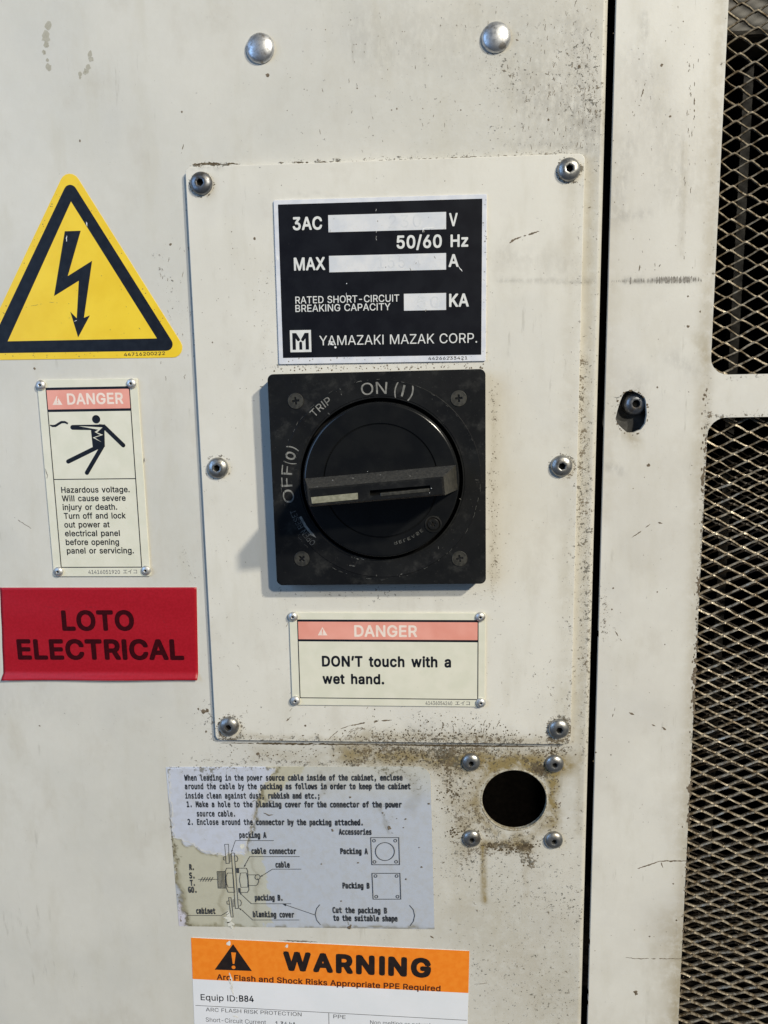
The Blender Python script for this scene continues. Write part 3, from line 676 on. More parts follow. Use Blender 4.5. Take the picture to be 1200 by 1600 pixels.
# expanded metal mesh behind the windows
def expanded(name, u0, u1, v0, v1, h, LW, SW, w, t, mat, parent, ph=(0, 0), dirt=None):
    mb = MB(); nc = int((u1 - u0) / (LW / 2)) + 2; nr = int((v1 - v0) / SW) + 2
    rnd = random.Random(3); NJ, clog, w0 = {}, [], w
    for j in range(nr):
        for i in range(nc):
            # each strand zig-zags; knuckles are shared between neighbours
            x0 = u0 + i * LW / 2 + ph[0]; x1 = x0 + LW / 2; base = v0 + j * SW + ph[1]
            for sgn in (1, -1):
                up = (i % 2 == 0) == (sgn > 0)
                ya, yb = (base - SW * .25 * 1.0, base + SW * .25) if up else (base + SW * .25, base - SW * .25)
                if sgn < 0: ya += SW / 2; yb += SW / 2
                def nd(ci, yy):
                    kq = (ci, round((yy - v0) / (SW * .5) * 2)); 
                    if kq not in NJ: NJ[kq] = (rnd.gauss(0, .16), rnd.gauss(0, .14), rnd.gauss(0, .22))
                    return NJ[kq]
                jx = rnd.uniform(-.25, .25); ja, jb = nd(i, ya), nd(i + 1, yb); x0_, x1_ = x0, x1; x0, x1 = x0 + ja[0], x1 + jb[0]; ya0, yb0 = ya, yb; ya, yb = ya + ja[1], yb + jb[1]; w = w0 * rnd.uniform(.82, 1.2)
                if ya0 > yb0 and rnd.random() < .16: clog.append((x0, ya, h + .2 + ja[2], rnd.uniform(.4, 1.1)))
                # strand as a tilted bar in three pieces (flat near both knuckles)
                xs = [x0, x0 + LW * .06, (x0 + x1) / 2 + jx, x1 - LW * .06, x1]
                ys = [ya, ya + (yb - ya) * .07, (ya + yb) / 2, yb - (yb - ya) * .07, yb]
                hs = [q_ + (ja[2] if k_ < 2 else jb[2] if k_ > 2 else rnd.gauss(0, .15)) for k_, q_ in enumerate([h + (.9 if ya > yb else -.5), h + (.8 if ya > yb else -.4), h + .2, h + (-.4 if ya > yb else .8), h + (-.5 if ya > yb else .9)])]
                vs = []
                for X_, Y_, H_ in zip(xs, ys, hs):
                    vs += [(X_, Y_ + w / 2, H_ + t * .35), (X_, Y_ - w * .35, H_ + t * .75), (X_, Y_ - w / 2, H_ - t * .3), (X_, Y_ + w * .35, H_ - t * .7)]
                fs = [(k * 4 + a, k * 4 + (a + 1) % 4, k * 4 + 4 + (a + 1) % 4, k * 4 + 4 + a) for k in range(4) for a in range(4)]
                fs = [tuple(reversed(f_)) for f_ in fs]
                mb.add(vs, fs); x0, x1 = x0_, x1_
    o = obj(name, mb, mat, parent, smooth=True)
    if dirt:
        m2 = MB()
        for x, y, z, r_ in clog:
            vs = [(x + r_ * 1.3 * rnd.uniform(.6, 1.2), y, z), (x, y + r_ * rnd.uniform(.5, 1), z), (x - r_ * 1.3 * rnd.uniform(.6, 1.2), y, z), (x, y - r_ * rnd.uniform(.6, 1.3), z), (x, y, z + .7 * r_), (x, y, z - .8 * r_)]
            m2.add(vs, [(0, 1, 4), (1, 2, 4), (2, 3, 4), (3, 0, 4), (1, 0, 5), (2, 1, 5), (3, 2, 5), (0, 3, 5)])
        obj('clogged_grease', m2, dirt, parent, smooth=True, kind='stuff')
    return o
ms = thing('mesh_screen', 'diamond pattern expanded metal mesh fitted behind the side panel windows', 'metal mesh')
expanded('expanded_mesh', 150.0 - 12.9 * 2, UR - 10, 66.43 - .75 * 6.55 - 6.55 * 55, VT - 6, HD - 4.6, 12.9, 6.55, .9, .95, M_mesh, ms, dirt=simple('brown_grease', (.07, .05, .028), (.16, .12, .075), .28, sc_=.8, spec=.6))
ms2 = thing('filter_screen', 'dark greasy inner mesh layer behind the lower window of the side panel', 'metal mesh')
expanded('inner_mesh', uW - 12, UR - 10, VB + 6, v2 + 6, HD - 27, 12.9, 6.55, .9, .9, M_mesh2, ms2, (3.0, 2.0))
st = thing('inner_strut', 'dim vertical strut standing inside behind the upper mesh window', 'strut')
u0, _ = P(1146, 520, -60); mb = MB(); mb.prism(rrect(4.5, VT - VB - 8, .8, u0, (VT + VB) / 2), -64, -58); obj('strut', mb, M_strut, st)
st2 = thing('inner_housing', 'dull greasy block showing through the top corner of the upper mesh', 'machine part')
a = P(1075, -60, -34); b = P(1235, 52, -34)
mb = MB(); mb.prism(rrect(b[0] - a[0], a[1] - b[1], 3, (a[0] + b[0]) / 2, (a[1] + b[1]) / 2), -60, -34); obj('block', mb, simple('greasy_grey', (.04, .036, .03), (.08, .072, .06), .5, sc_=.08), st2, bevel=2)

# ------------------------------------------------------------------ yellow shock warning triangle
tri = [(-38.8, 563), (297.3, 558.3), (107, 255)]
T3 = [Vector(P(x, y, HD + .2)) for x, y in tri]; tc_ = sum(T3, Vector((0, 0))) / 3
tg = thing('warning_triangle', 'yellow triangular high voltage sticker with a black lightning arrow', 'warning sticker', tc_.x, tc_.y, HD)
TL_ = lambda x, y: tuple(Vector(P(x, y, HD + .2)) - tc_)
loc = [tuple(p - tc_) for p in T3]
def inset(pts, d):
    c0 = sum((Vector(p) for p in pts), Vector((0, 0))) / 3
    a = Vector(pts[0]); b = Vector(pts[1]); n = Vector((-(b - a).y, (b - a).x)).normalized(); r = abs((c0 - a).dot(n))
    return [tuple(c0 + (Vector(p) - c0) * (1 - d / r)) for p in pts]
mb = MB(); mb.prism(rpoly(loc, 4.6), 0, .22); obj('yellow_vinyl', mb, M_yellow, tg, bevel=.08)
inn = [TL_(12, 533.3), TL_(245.3, 528.8), TL_(111, 314.7)]
mb = sheet(rpoly(inset(loc, 3.1), 3.0), [inn], .26, .03); obj('black_border', mb, M_black_ink, tg)
k1 = K(0, 240, 3.75)
bolt = [(380, 455), (473, 452), (397, 718), (540, 628), (492, 962), (527, 948), (458, 1077), (412, 926), (450, 965), (462, 745), (317, 835)]
mb = MB(); mb.prism([TL_(*k1(x, y)) for x, y in bolt][::-1], .225, .26); obj('lightning_arrow', mb, M_black_ink, tg)
mb = MB(); a = TL_(*k1(727, 1187)); b = TL_(*k1(968, 1185)); text(mb, '44716200222', a, math.dist(a, b), 1.45, .26, bold=.012, rot=.012); obj('lettering', mb, M_black_ink, tg)
def f(mb):
    scuff(mb, [k1(506, 400), k1(512, 425)], .5, HD + .25, 0, 1.5); scuff(mb, [k1(392, 480), k1(388, 515)], .35, HD + .25, 0, 1.5); scuff(mb, [k1(437, 982), k1(452, 976)], .35, HD + .25, 0, 1.5)
marks('scrape', f, M_white_mark, tg)
def f(mb):
    for i in range(70):
        t = random.random(); e_ = random.choice((0, 1, 2)); p, q = tri[e_], tri[(e_ + 1) % 3]; cx_, cy_ = 121, 459
        x, y = p[0] + (q[0] - p[0]) * t, p[1] + (q[1] - p[1]) * t; k = random.uniform(.03, .10); x += (cx_ - x) * k; y += (cy_ - y) * k
        if y > 285 and x < 272: fleck(mb, x, y, random.uniform(.08, .3), HD + .24, 6)
    for i in range(14): x = random.uniform(60, 210); y = random.uniform(430, 535); fleck(mb, x, y, random.uniform(.08, .22), HD + .24, 6)
    scuff(mb, [k1(815, 1020), k1(822, 1030)], .3, HD + .24, .2, 1.5); scuff(mb, [k1(150, 900), k1(290, 870), k1(420, 880)], .13, HD + .24, .5, 1.8); scuff(mb, [k1(700, 760), k1(740, 900)], .13, HD + .24, .5, 1.8)
marks('dirt_fleck', f, M_brownmark, tg)

# ------------------------------------------------------------------ riveted danger plates
def warn_icon(mb, cx, cy, s, h, mi=0):
    mb.prism([(cx - s * .56, cy), (cx + s * .56, cy), (cx, cy + s)], h, h + .02, mi)
def danger_plate(fr, label, group):
    return thing('danger_plate', label, 'warning plate', fr.c.x, fr.c.y, fr.h - .8, fr.rot, group)
def lines(mb, fr, k, items, h):
    for i, (pts, w) in enumerate(items): mb.strip([fr.L(*k(*p)) for p in pts], w, h + .004 * i)
G = 'riveted cream danger plates'
k2 = K(30, 570, 3.0767)
fr = Frame([(57.6, 593.6), (214.8, 591), (83.6, 901.5), (234.8, 900)], HD + .8)
dg = danger_plate(fr, 'tall cream danger plate with the figure hit by electricity, above the red sticker', G)
mb = MB(); mb.prism(rrect(fr.w, fr.hh, .9), 0, .8); obj('plate', mb, M_cream, dg, bevel=.2)
I0, I1, I2, I3 = fr.L(*k2(127, 115)), fr.L(*k2(527, 110)), fr.L(*k2(592, 971)), fr.L(*k2(204, 975))
xl, xr = (I0[0] + I3[0]) / 2, (I1[0] + I2[0]) / 2; yt, ybm = (I0[1] + I1[1]) / 2, (I2[1] + I3[1]) / 2
yp = fr.L(*k2(335, 218))[1]; ym = fr.L(*k2(365, 549))[1]
mb = MB(); mb.prism(rrect(xr - xl, yt - yp, .05, (xl + xr) / 2, (yt + yp) / 2), .8, .83); obj('red_band', mb, M_pink, dg)
mb = MB(); mb.strip([(xl - .2, yt), (xr + .2, yt)], 1.15, .85); mb.strip([(xl - .2, yp), (xr + .2, yp)], 1.15, .854)
mb.strip([(xl, yt), (xl, ybm), (xr, ybm), (xr, yt)], .42, .858); mb.strip([(xl, ym), (xr, ym)], .40, .862); obj('border_line', mb, M_black_ink, dg)
kf = K(70, 600, 7.5)
mb = MB(); hh_ = .85
def cap(mb, a, b, w, h):
    a, b = Vector(a), Vector(b); d = (b - a).normalized(); n = Vector((-d.y, d.x)); r = w / 2; an = math.atan2(n.y, n.x)
    poly = [(a.x + r * math.cos(an + math.pi * i / 8), a.y + r * math.sin(an + math.pi * i / 8)) for i in range(9)] + [(b.x + r * math.cos(an - math.pi + math.pi * i / 8), b.y + r * math.sin(an - math.pi + math.pi * i / 8)) for i in range(9)]
    mb.flat(poly, h)
F = lambda x, y: fr.L(*kf(x, y))
mb.flat(circ(F(602, 413), 1.95, 24), hh_)
mb.flat([F(540, 530), F(562, 742), F(640, 760), F(705, 735), F(700, 560), F(708, 476), F(640, 470)][::1], .852)
mb.flat([F(320, 480), F(705, 474), F(712, 500), F(640, 560), F(545, 540), F(320, 536)], .856)
cap(mb, F(325, 508), F(400, 508), 2.1, .860)
cap(mb, F(700, 505), F(920, 718), 2.0, .864); cap(mb, F(275, 908), F(612, 742), 2.0, .868); cap(mb, F(494, 1040), F(672, 735), 2.0, .872)
pts = [F(62, 482), F(90, 492), F(125, 490), F(160, 468), F(195, 447), F(235, 446), F(272, 464)]
mb.strip(pts, [.5, .95, 1.1, 1.1, 1.1, 1.0, .8], .876); obj('pictogram', mb, M_black_ink, dg)
mb = MB(); mb.flat([F(400, 494), F(678, 508), F(612, 568), F(685, 596), F(585, 628), F(668, 682), F(562, 628), F(652, 598), F(585, 562), F(628, 535)], .885); obj('spark', mb, M_cream, dg)
mb = MB(); a = F(150, 245); warn_icon(mb, a[0], a[1], 4.2, .84); obj('warning_icon', mb, M_pinkish, dg)
mb = MB(); mb.prism([F(144, 150), F(158, 150), F(155, 205), F(147, 205)], .87, .875); mb.prism([F(144, 214), F(157, 214), F(157, 226), F(144, 226)], .87, .875); obj('exclamation_mark', mb, M_pink, dg)
label_text(fr, k2, 'DANGER', 232, 502, 190, 50, .84, M_pinkish, dg, bold=.022)
for s_, x0, x1, yb in (('Hazardous voltage.', 203, 532, 615), ('Will cause severe', 206, 513, 656), ('injury or death.', 210, 472, 698), ('Turn off and lock', 216, 513, 740), ('out power at', 218, 436, 782), ('electrical panel', 221, 485, 824), ('before opening', 225, 481, 866), ('panel or servicing.', 230, 552, 907)):
    label_text(fr, k2, s_, x0, x1, yb, 27, .84, M_black_ink, dg, bold=.018, wsp=1.35)
label_text(fr, k2, '41416051920', 333, 485, 1005, 18, .84, M_greyink, dg, bold=.008)
label_text(fr, k2, 'エイコ', 500, 567, 1003, 17, .84, M_greyink, dg, fnt=None, bold=.008)
for x, y in ((64.3, 601.8), (205.8, 599.3), (92, 892.7), (228.5, 891)): place(RIV, dg, x, y, HD + .8)
def f(mb): scuff(mb, [(70, 732), (74, 742), (73, 748)], .5, HD + .8, 0, 2); scuff(mb, [(225, 715), (226, 722)], .5, HD + .8, 0, 2)
marks('edge_nick', f, M_greymark, dg)

k6 = K(430, 930, 3.3333)
fr = Frame([(452.5, 957.5), (757.8, 957.5), (455.6, 1101.5), (758.6, 1105)], .8)
dg = danger_plate(fr, 'wide cream danger plate about wet hands, riveted below the rotary switch', G)
mb = MB(); mb.prism(rrect(fr.w, fr.hh, .9), 0, .8); obj('plate', mb, M_cream, dg, bevel=.2)
I0, I1, I2, I3 = fr.L(*k6(116, 131)), fr.L(*k6(1056, 136)), fr.L(*k6(1056, 543)), fr.L(*k6(130, 534))
xl, xr = (I0[0] + I3[0]) / 2, (I1[0] + I2[0]) / 2; yt, ybm = (I0[1] + I1[1]) / 2, (I2[1] + I3[1]) / 2; yp = fr.L(*k6(590, 237))[1]
mb = MB(); mb.prism(rrect(xr - xl, yt - yp, .05, (xl + xr) / 2, (yt + yp) / 2), .8, .83); obj('red_band', mb, M_pink, dg)
mb = MB(); mb.strip([(xl - .2, yt), (xr + .2, yt)], 1.05, .85); mb.strip([(xl - .2, yp), (xr + .2, yp)], 1.05, .854)
mb.strip([(xl, yt), (xl, ybm), (xr, ybm), (xr, yt)], .42, .858); obj('border_line', mb, M_black_ink, dg)
F = lambda x, y: fr.L(*k6(x, y))
mb = MB(); a = F(247, 209); warn_icon(mb, a[0], a[1], 4.1, .84); obj('warning_icon', mb, M_pinkish, dg)
mb = MB(); mb.prism([F(243, 178), F(250, 178), F(249, 196), F(244, 196)], .87, .875); mb.prism([F(243, 199), F(250, 199), F(250, 204), F(243, 204)], .87, .875); obj('exclamation_mark', mb, M_pink, dg)
label_text(fr, k6, 'DANGER', 412, 740, 214, 56, .84, M_pinkish, dg, bold=.022)
label_text(fr, k6, 'DON’T touch with a', 244, 916, 369, 51, .84, M_black_ink, dg, bold=.03, wsp=1.6, sp=1.02)
label_text(fr, k6, 'wet hand.', 247, 568, 459, 48, .84, M_black_ink, dg, bold=.03, wsp=1.6, sp=1.02)
label_text(fr, k6, '41436054240', 783, 922, 571, 19, .84, M_greyink, dg, bold=.008)
label_text(fr, k6, 'エイコ', 938, 1014, 571, 17, .84, M_greyink, dg, fnt=None, bold=.008)
for x, y in ((458, 963.3), (750.5, 963.8), (461.8, 1094.3), (751.3, 1097.6)): place(RIV, dg, x, y, .8)

# ------------------------------------------------------------------ red sticker
k3 = K(0, 880, 3.5294)
fr = Frame([(-.5, 918), (307.3, 917.6), (5.5, 1064), (310, 1064.5)], HD + .2)
_a, _b, _c, _d = [Vector(P(x, y, HD + .2)) for x, y in ((-.5, 918), (307.3, 917.6), (5.5, 1062), (310, 1062.5))]
fr.rot = math.atan2(*((_b - _a) + (_d - _c)).yx)
rs = thing('red_sticker', 'red rectangular sticker reading LOTO ELECTRICAL below the tall danger plate', 'sticker', fr.c.x, fr.c.y, HD, fr.rot)
mb = MB(); nu, nv = 60, 40
for j in range(nv + 1):
    for i in range(nu + 1):
        tt = j / nv; q0, q1 = fr.L(-.5 + 6 * tt ** .8, 918 + 144.5 * tt), fr.L(307.3 + 2.7 * tt, 917.6 + 145 * tt); u = q0[0] + (q1[0] - q0[0]) * i / nu; v = q0[1] + (q1[1] - q0[1]) * i / nu if True else 0; v_ = fr.hh / 2 - fr.hh * j / nv; t = max(0, (j - nv + 3) / 3)
        mb.v.append((u, v + (.55 * t), .2 + 2.3 * t * (.85 + .15 * math.sin(u * .09 + 1)) + .07 * math.sin(v * .35 + u * .05)))
for j in range(nv):
    for i in range(nu):
        a = j * (nu + 1) + i; mb.f.append((a, a + nu + 1, a + nu + 2, a + 1)); mb.m.append(0)
o = obj('red_vinyl', mb, [M_red, M_paperedge], rs, smooth=True)
so = o.modifiers.new('thickness', 'SOLIDIFY'); so.thickness = .2 * S; so.offset = -1; so.material_offset = 1; so.material_offset_rim = 1
label_text(fr, k3, 'LOTO', 345, 743, 366, 100, .34, M_redink, rs, bold=.032)
def f(mb):
    for i in range(30): fleck(mb, random.uniform(12, 300), random.choice((random.uniform(920, 926), random.uniform(930, 1050))), random.uniform(.06, .2), HD + .38, 6)
    scuff(mb, [(60, 945), (100, 952), (150, 948)], .12, HD + .38, .45, 2); scuff(mb, [(250, 960), (272, 1000)], .12, HD + .38, .45, 2)
marks('dirt_fleck', f, simple('dark_red_fleck', (.16, .01, .015), (.22, .02, .03), .6), rs)
label_text(fr, k3, 'ELECTRICAL', 100, 1017, 525, 100, .34, M_redink, rs, bold=.032)

# ------------------------------------------------------------------ black rating plate
k4 = K(400, 280, 3.158)
fr = Frame([(426, 314), (762, 302), (437, 568), (758, 565.5)], .8)
rp = thing('rating_plate', 'black and silver electrical rating plate fixed just above the rotary switch', 'nameplate', fr.c.x, fr.c.y, 0, fr.rot)
F = lambda x, y: fr.L(*k4(x, y))
mb = MB(); mb.prism(rrect(fr.w, fr.hh, .5), 0, .8); obj('aluminium_backing', mb, M_alu, rp, bevel=.15)
cs = [F(107, 126), F(1117, 95), F(1111, 864), (F(135, 884))]
xl, xr, yt, yb_ = (cs[0][0] + cs[3][0]) / 2, (cs[1][0] + cs[2][0]) / 2, (cs[0][1] + cs[1][1]) / 2, (cs[2][1] + cs[3][1]) / 2
mb = MB(); mb.prism(rrect(xr - xl, yt - yb_, .15, (xl + xr) / 2, (yt + yb_) / 2), .8, .86); obj('black_field', mb, M_field, rp)
def box4(q):
    a, b, c_, d = [F(*p) for p in q]; x0, x1 = (a[0] + d[0]) / 2, (b[0] + c_[0]) / 2; y1, y0 = (a[1] + b[1]) / 2, (c_[1] + d[1]) / 2
    return [(x0, y0), (x1, y0), (x1, y1), (x0, y1)]
for q in (((357, 178), (938, 161), (938, 247), (357, 262)), ((360, 379), (938, 364), (938, 446), (362, 460)), ((730, 566), (938, 561), (938, 645), (730, 649))):
    mb = MB(); mb.prism(box4(q), .86, .90); obj('value_box', mb, M_value, rp)
for s_, x0, x1, yb, cp, bo in (('3AC', 182, 327, 250, 60, .022), ('V', 953, 995, 230, 60, .022), ('50/60', 694, 917, 341, 60, .022), ('Hz', 960, 1047, 333, 57, .022), ('MAX', 188, 342, 449, 59, .022), ('A', 950, 1000, 431, 58, .022),
                           ('RATED SHORT-CIRCUIT', 195, 707, 614, 34, .006), ('BREAKING CAPACITY', 195, 664, 655, 34, .006), ('KA', 953, 1050, 628, 60, .022), ('YAMAZAKI MAZAK CORP.', 313, 1091, 820, 47, -.004)):
    label_text(fr, k4, s_, x0, x1, yb, cp, .90, M_white_print, rp, bold=bo, wsp=1.15)
label_text(fr, k4, '44266233421', 850, 1043, 892, 15, .83, M_black_ink, rp, bold=.01)
def emboss(s_, x0, x1, yb, cp):
    v, f_ = glyphs(s_, SANS, 0); a = F(x0, yb); b = F(x1, yb); t = F(x0, yb - cp)
    mb = MB(); text(mb, s_, a, math.dist(a, b), math.dist(a, t), .915, bold=-.030, sp=1.15); obj('stamped_digits', mb, M_emboss, rp)
emboss('230', 655, 815, 240, 62); emboss('155.4', 600, 812, 440, 60); emboss('50', 795, 905, 636, 56)
ke = K(445, 505, 12); E_ = lambda x, y: fr.L(*ke(x, y))
a, b = E_(95, 545), E_(498, 128)
q = [E_(92, 132), E_(490, 128), E_(500, 540), E_(108, 545)]; x0, x1, y1, y0 = (q[0][0] + q[3][0]) / 2, (q[1][0] + q[2][0]) / 2, (q[0][1] + q[1][1]) / 2, (q[2][1] + q[3][1]) / 2
mb = MB(); mb.prism([(x0, y0), (x1, y0), (x1, y1), (x0, y1)], .86, .90); em = obj('emblem', mb, M_white_print, rp)
ww, hh_ = x1 - x0, y1 - y0; T = lambda a, b: (x0 + ww * a, y1 - hh_ * b)
mb = MB()
mb.flat([T(.11, .89), T(.11, .13), T(.30, .13), T(.48, .42), T(.44, .50), T(.36, .50), T(.27, .38), T(.27, .89)][::-1], .915)
mb.flat([T(.89, .89), T(.73, .89), T(.73, .38), T(.64, .50), T(.56, .50), T(.52, .42), T(.70, .13), T(.89, .13)][::-1], .915)
mb.flat([T(.43, .89), T(.43, .57), T(.47, .52), T(.53, .52), T(.57, .57), T(.57, .89)][::-1], .915)
obj('emblem_letter', mb, M_field, em)
def f(mb):
    for x, y, r in ((362, 800, .5), (372, 812, .6), (380, 815, .5), (392, 830, .6), (447, 515, .3)): fleck(mb, *k4(x, y), r, .9, 7)
    scuff(mb, [k4(446, 560), k4(448, 585)], .3, .9, 0, 2); scuff(mb, [k4(1000, 430), k4(1018, 455)], .35, .9, 0, 2); scuff(mb, [k4(822, 262), k4(826, 243), k4(845, 240), k4(880, 240)], .5, .9, 0, 2)
    scuff(mb, [k4(103, 375), k4(108, 400)], 1.1, .8, 0, 2); scuff(mb, [k4(592, 100), k4(594, 300)], .12, .87, .2, 3)
marks('scrape', f, M_white_mark, rp)
def f(mb):
    for x, y in ((600, 202), (852, 186), (365, 250), (830, 250), (860, 244), (930, 240), (760, 440), (790, 410), (880, 380), (640, 430), (700, 375), (800, 580), (840, 640)): scuff(mb, [k4(x, y), k4(x + random.uniform(-4, 6), y + random.uniform(4, 14))], .3, .9, .05, 1)
    for i in range(50): s_ = random.choice((0, 1)); x, y = ((random.uniform(1120, 1140), random.uniform(100, 880)) if s_ else (random.uniform(120, 1120), random.uniform(868, 900))); fleck(mb, *k4(x, y), random.uniform(.1, .4), .8, 6)
marks('dirt_fleck', f, M_greymark, rp)

# ------------------------------------------------------------------ rotary switch
HH = 9.0; HT = 40.0
c, w, hh, rot = fit([(417.5, 584), (757, 577), (433, 914), (760.5, 913)], HH)
sw = thing('rotary_switch', 'square black rotary mains switch with a long bar handle turned to OFF', 'switch', c.x, c.y, 0, rot)
def LS(px, py, h): q = sw.matrix_world.inverted() @ W3(*P(px, py, h), h); return (q.x / S, q.y / S)
dc = LS(595.5, 750.5, 9.5)
sz = (w + hh) / 2
mb = sheet(rrect(sz, sz, 2.6), [circ(dc, 36.3, 96)], HH, HH - .02)
obj('housing', mb, M_plastic, sw, bevel=.7)
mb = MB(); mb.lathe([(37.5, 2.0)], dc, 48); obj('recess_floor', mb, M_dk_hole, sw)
mb = MB(); mb.lathe([(37.0, HH + .015), (37.2, HH + .20), (43.7, HH + .20), (44.1, HH + .26), (44.4, HH + .015)], dc, 120); mb.f.pop(); mb.m.pop()
obj('scale_ring', mb, M_plastic, sw, smooth=True)
prof = [(34.7, 2.0), (34.7, 10.2)] + [(33.1 + 1.6 * math.cos(a), 10.6 + 1.9 * math.sin(a)) for a in [math.pi / 2 * i / 6 for i in range(7)]] + [(25.5, 12.6), (25.35, 11.9), (25.05, 11.9), (24.8, 12.75), (0.05, 12.9)]
mb = MB(); mb.lathe(prof, dc, 120); obj('dial', mb, M_dial, sw, smooth=True)
HB = 12.6
tl, tr, bl, br = LS(480, 763, HT), LS(695, 745.5, HT), LS(486, 793, HT), LS(693.5, 773.5, HT)
b0, b1 = LS(474.5, 747.5, HB), LS(711, 727, HB)
ax = (Vector(tr) - Vector(tl)); ax = (ax + Vector(br) - Vector(bl)).normalized(); nn = Vector((-ax.y, ax.x))
top = [Vector(p) for p in (bl, br, tr, tl)]
cenl = Vector(dc)
def along(p): return (Vector(p) - cenl).dot(ax)
def across(p): return (Vector(p) - cenl).dot(nn)
ya = (across(bl) + across(br)) / 2; yb2 = (across(tl) + across(tr)) / 2; xa, xb = (along(tl) + along(bl)) / 2, (along(tr) + along(br)) / 2
yB = (across(b0) + across(b1)) / 2; xB0, xB1 = max(-33.6, along(b0)), min(33.9, along(b1) + .4)
#print('handle top', xa, xb, ya, yb2, 'base', xB0, xB1, yB, 'switch', sz, 'uG', uG, uF, uW)
yC = (ya + yb2) / 2; yL = 2 * yC - yB
def hp(x, y, h): q = cenl + ax * x + nn * y; return (q.x, q.y, h)
mb = MB(); r_ = .8
Bq = [(xB0, yL), (xB1, yL), (xB1, yB), (xB0, yB)]; Tq = [(xa, ya), (xb, ya), (xb, yb2), (xa, yb2)]
vs = [hp(x, y, HB - .4) for x, y in Bq] + [hp(x, y, HT - 1.0) for x, y in Tq] + [hp(x + (r_ if x < 0 else -r_), y + (r_ * .7 if y < yC else -r_ * .7), HT - .05) for x, y in Tq]
mb.add(vs, [(0, 1, 5, 4), (3, 0, 4, 7)], 0); mb.add(vs, [(2, 3, 7, 6)], 1); mb.add(vs, [(1, 2, 6, 5)], 2)  # right end face takes a lighter grey, its lit look put into the colour
mb.add(vs, [(4, 5, 9, 8), (5, 6, 10, 9), (6, 7, 11, 10), (7, 4, 8, 11)], 0)
hd = obj('handle', mb, [M_plastic, M_dusty, M_worn_lit], sw)
slot = [LS(578, 766.5, HT), LS(672, 758.5, HT), LS(672, 766.5, HT), LS(578, 775, HT)]
slot = slot[::-1]
outer = [hp(x + (r_ if x < 0 else -r_), y + (r_ * .7 if y < yC else -r_ * .7), 0)[:2] for x, y in Tq]
mb = sheet(outer, [slot], HT, 3.0); obj('handle_face', mb, M_plastic, hd, bevel=.1)
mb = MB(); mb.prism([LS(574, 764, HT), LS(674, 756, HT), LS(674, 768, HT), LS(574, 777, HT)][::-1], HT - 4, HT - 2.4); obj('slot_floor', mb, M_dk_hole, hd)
mb = MB(); mb.prism([LS(594, 770.5, HT), LS(671, 763, HT), LS(671, 768.5, HT), LS(594, 776, HT)][::-1], HT - 1.5, HT + .25); obj('slider', mb, M_worn_lit, hd, bevel=.3)
mb = MB(); mb.prism([LS(486, 777, HT), LS(559, 770, HT), LS(559.5, 780, HT), LS(487.5, 787, HT)][::-1], HT - .1, HT + .3); obj('pointer_strip', mb, M_ivory, hd, bevel=.1)
k5 = K(380, 560, 2.857)
for i, (x, y) in enumerate(((462, 626.5), (716.7, 622.5), (471.7, 873), (718, 872.8))): place(PH, sw, x, y, HH, [.1, .05, .75, .15][i])
# small release screw on the dial
rc = LS(677, 819, 12.7)
mb = MB(); mb.lathe([(3.8, 12.55), (3.75, 12.95), (3.2, 13.05), (3.1, 12.3)], rc, 40); mb.f.pop(); mb.m.pop(); rl = obj('release_collar', mb, M_plastic, sw, smooth=True)
mb = MB(); mb.lathe([(3.15, 12.62)], rc, 24); obj('collar_floor', mb, M_dk_hole, rl)
c2 = phillips(2.45, M_plastic); c2.parent = sw; c2.location = (rc[0] * S, rc[1] * S, 12.6 * S); c2.rotation_euler = (0, 0, .5); c2.name = 'release_screw'
# lettering on the ring
def ang(px, py): q = LS(px, py, HH); return math.atan2(q[1] - dc[1], q[0] - dc[0]), math.hypot(q[0] - dc[0], q[1] - dc[1])
def ring_text(s_, pa, pb, cap_, mat, bold=.012, sp=1.0, hh=HH + .23):
    (a0, r0), (a1, r1) = ang(*pa), ang(*pb); r = (r0 + r1) / 2; da = (a0 - a1) % (2 * math.pi)
    mb = MB(); text(mb, s_, (0, 0), r * da, cap_, hh, bold=bold, sp=sp, arc=(dc, r, a0 - da / 2)); return obj('lettering', mb, mat, sw)
ring_text('ON', k5(532, 165), k5(640, 160), 5.1, M_print_grey, 0)
ring_text('(', k5(672, 163), k5(684, 166), 5.4, M_print_grey, -.002); ring_text(')', k5(735, 178), k5(749, 182), 5.4, M_print_grey, -.002); ring_text('I', k5(704, 168), k5(712, 171), 5.0, M_print_grey, 0)
ring_text('OFF', k5(232, 638), k5(222, 482), 4.9, M_print_grey, 0); ring_text('(', k5(228, 474), k5(230, 466), 4.6, M_print_grey, .005)
ring_text('O', k5(228, 456), k5(236, 424), 4.2, M_print_grey, .022); ring_text(')', k5(238, 412), k5(242, 402), 4.6, M_print_grey, .005)
ring_text('TRIP', k5(318, 262), k5(398, 200), 3.3, M_print_grey, .002, 1.05)
ring_text('OPEN RESET', k5(322, 822), k5(236, 672), 2.7, M_print_dim, 0, 1.0)
mb = MB(); A0, A1 = LS(*k5(252, 708), HH), LS(*k5(305, 788), HH)
arr = [LS(*k5(x, y), HH) for x, y in ((250, 708), (260, 704), (283, 745), (303, 772), (312, 780), (326, 800), (296, 786), (300, 783), (272, 750))]
mb.prism(arr[::-1], HH + .2, HH + .24); obj('reset_arrow', mb, M_print_grey, sw)
a, b = LS(618, 858, 12.6), LS(665, 833, 12.6)
an0 = math.atan2(a[1] - dc[1], a[0] - dc[0]); an1 = math.atan2(b[1] - dc[1], b[0] - dc[0]); rr = 30.2; da = abs(an1 - an0)
v, f_ = glyphs('RELEASE', SANS, 0.0, 1.25); x0 = min(p[0] for p in v); x1 = max(p[0] for p in v); mb = MB()
